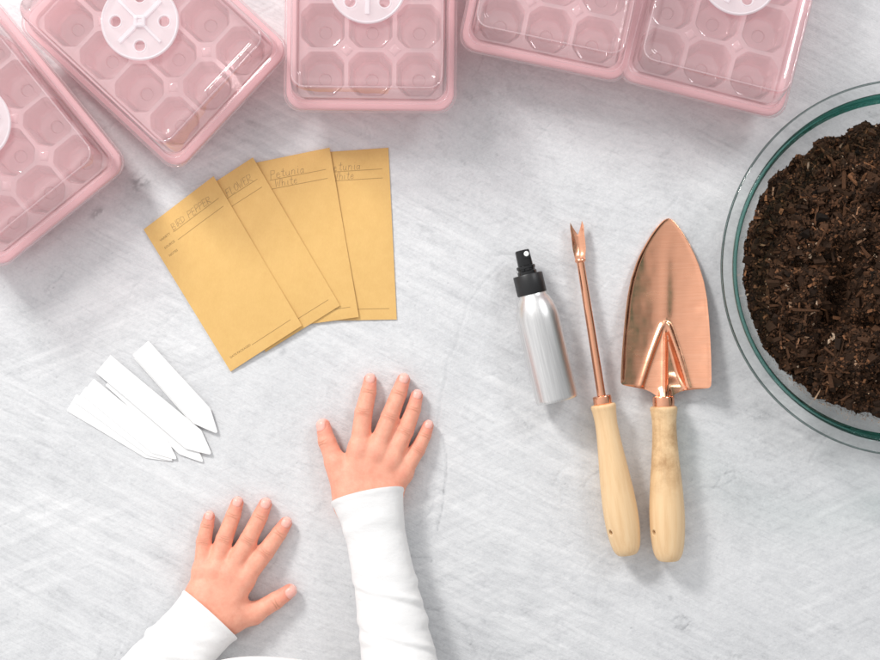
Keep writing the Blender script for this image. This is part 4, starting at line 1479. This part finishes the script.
RS = [P3(367.6, 496, 20), P3(371, 512, 21), P3(375.5, 535, 22), P3(383.5, 575, 25), P3(390.5, 610, 29), P3(398, 655, 36), P3(405, 695, 50), np.array([-36.0, -400.0, 110.0]), np.array([-42, -452.0, 178.0])]
RH = [(36.0, 20.5), (32.0, 20.5), (29.0, 21), (30.0, 24), (32.5, 27), (36.0, 31), (39.5, 36), (46, 44), (55, 52)]
RW = [(15, .22, -1.6, 6, .9, .9), (22, -.25, 1.0, 7, 2.2, .9), (40, .1, -.8, 9, 1.0, 1.0), (74, -.35, .9, 6, 1.4, 1.0), (94, -.52, 2.4, 3.6, 2.1, 1.0), (99, -.62, 1.3, 3.0, 1.1, .7), (117, -.36, .8, 6, 1.5, .9),
      (138, -.55, 2.6, 4.0, 2.0, 1.1), (145, -.3, 1.4, 5, .8, .7), (96, .2, 1.6, 5, 3.2, .6), (134, .2, 2.0, 6, 3.1, .7), (70, .2, 1.2, 6, 0, .6), (110, .2, 1.5, 6, 0, .6)]
LS = [P3(210.5, 614.5, 20), P3(203, 623, 21), P3(192, 635, 22), P3(174, 655, 25), P3(150, 685, 32), np.array([-325.0, -405.0, 44.0]), np.array([-335.0, -440.0, 75.0]), np.array([-285.0, -455.0, 178.0])]
LH = [(35.0, 20.5), (33.0, 20.5), (33.0, 22), (35.0, 25), (38.0, 29), (41, 34), (46, 42), (56, 54)]
LW = [(13, .25, -1.8, 6, 1.2, 1.0), (28, .62, 2.2, 4.2, 1.0, .9), (36, .40, 1.0, 6, 2.2, .8), (50, .62, 3.0, 4.2, 1.5, 1.0), (30, -.3, 2.2, 5, 3.0, .8), (66, .5, 2.4, 6, 1.6, 1.1), (44, .2, 2.2, 5, 0.1, .7), (58, -.2, 2.6, 5, 3.1, .8), (82, .4, 3, 6, 1.6, 1.2)]
sh = MB()
v, f = loft(sleeve(RS, RH, RW, 3), False, False); sh.add(v, f)
v, f = loft(sleeve(LS, LH, LW, 4, cuff_tilt=6.0), False, False); sh.add(v, f)
# trunk
rings = []
for k, z in enumerate(np.linspace(-31, 215, 42)):
    t = k / 41
    hx = 112 + 14 * math.sin(PI * t) + 14 * t; hy = 84 + 14 * math.sin(PI * min(1, t * 1.25))
    if t > .72:
        q = (t - .72) / .28
        hx *= math.sqrt(max(.02, 1 - .86 * q * q)); hy *= math.sqrt(max(.02, 1 - .86 * q * q))
    cyy = -444.5 + 46 * float(sstep(.1, .55, t))
    ring = []
    for a in np.linspace(0, 2 * PI, 97)[:-1]:
        e_ = 2.2
        q_ = (abs(math.cos(a)) ** e_ + abs(math.sin(a)) ** e_) ** (-1 / e_)
        d = 1.6 * math.sin(5 * a + 9 * t) * math.sin(11 * t + 2 * a)
        ring.append((-160 + (hx + d) * math.cos(a) * q_, cyy + (hy + d) * math.sin(a) * q_, z))
    rings.append(ring)
v, f = loft(rings, True, True); sh.add(v, f)
# shoulders and yoke
yk = cone(G, RA[2], LA[2], 50, 50)
yk = smin(yk, cone(G, (-160, -455, 60), (-160, -450, 165), 78, 82), 25)
for arm in (RA, LA): yk = smin(yk, cone(G, arm[1] * .35 + arm[2] * .65, arm[2], 43, 48), 15)
yk = np.maximum(yk, -(cone(G, (-160, -455, 190), (-160, -440, 320), 34, 42)))
yk = np.maximum(yk, 60 - G[..., 2])
yv, yq = surface_nets(yk, lo, h2)
sh.add(yv.tolist(), yq.tolist())
sh.v = [(a - PX, b - PY, c + 32.0) for a, b, c in sh.v]
sh.build('shirt', MAT['jersey'], person, True, 75)
tag(person, 'child in a white long sleeved top with both hands spread flat on the table', 'person')

bpy.context.view_layer.update()
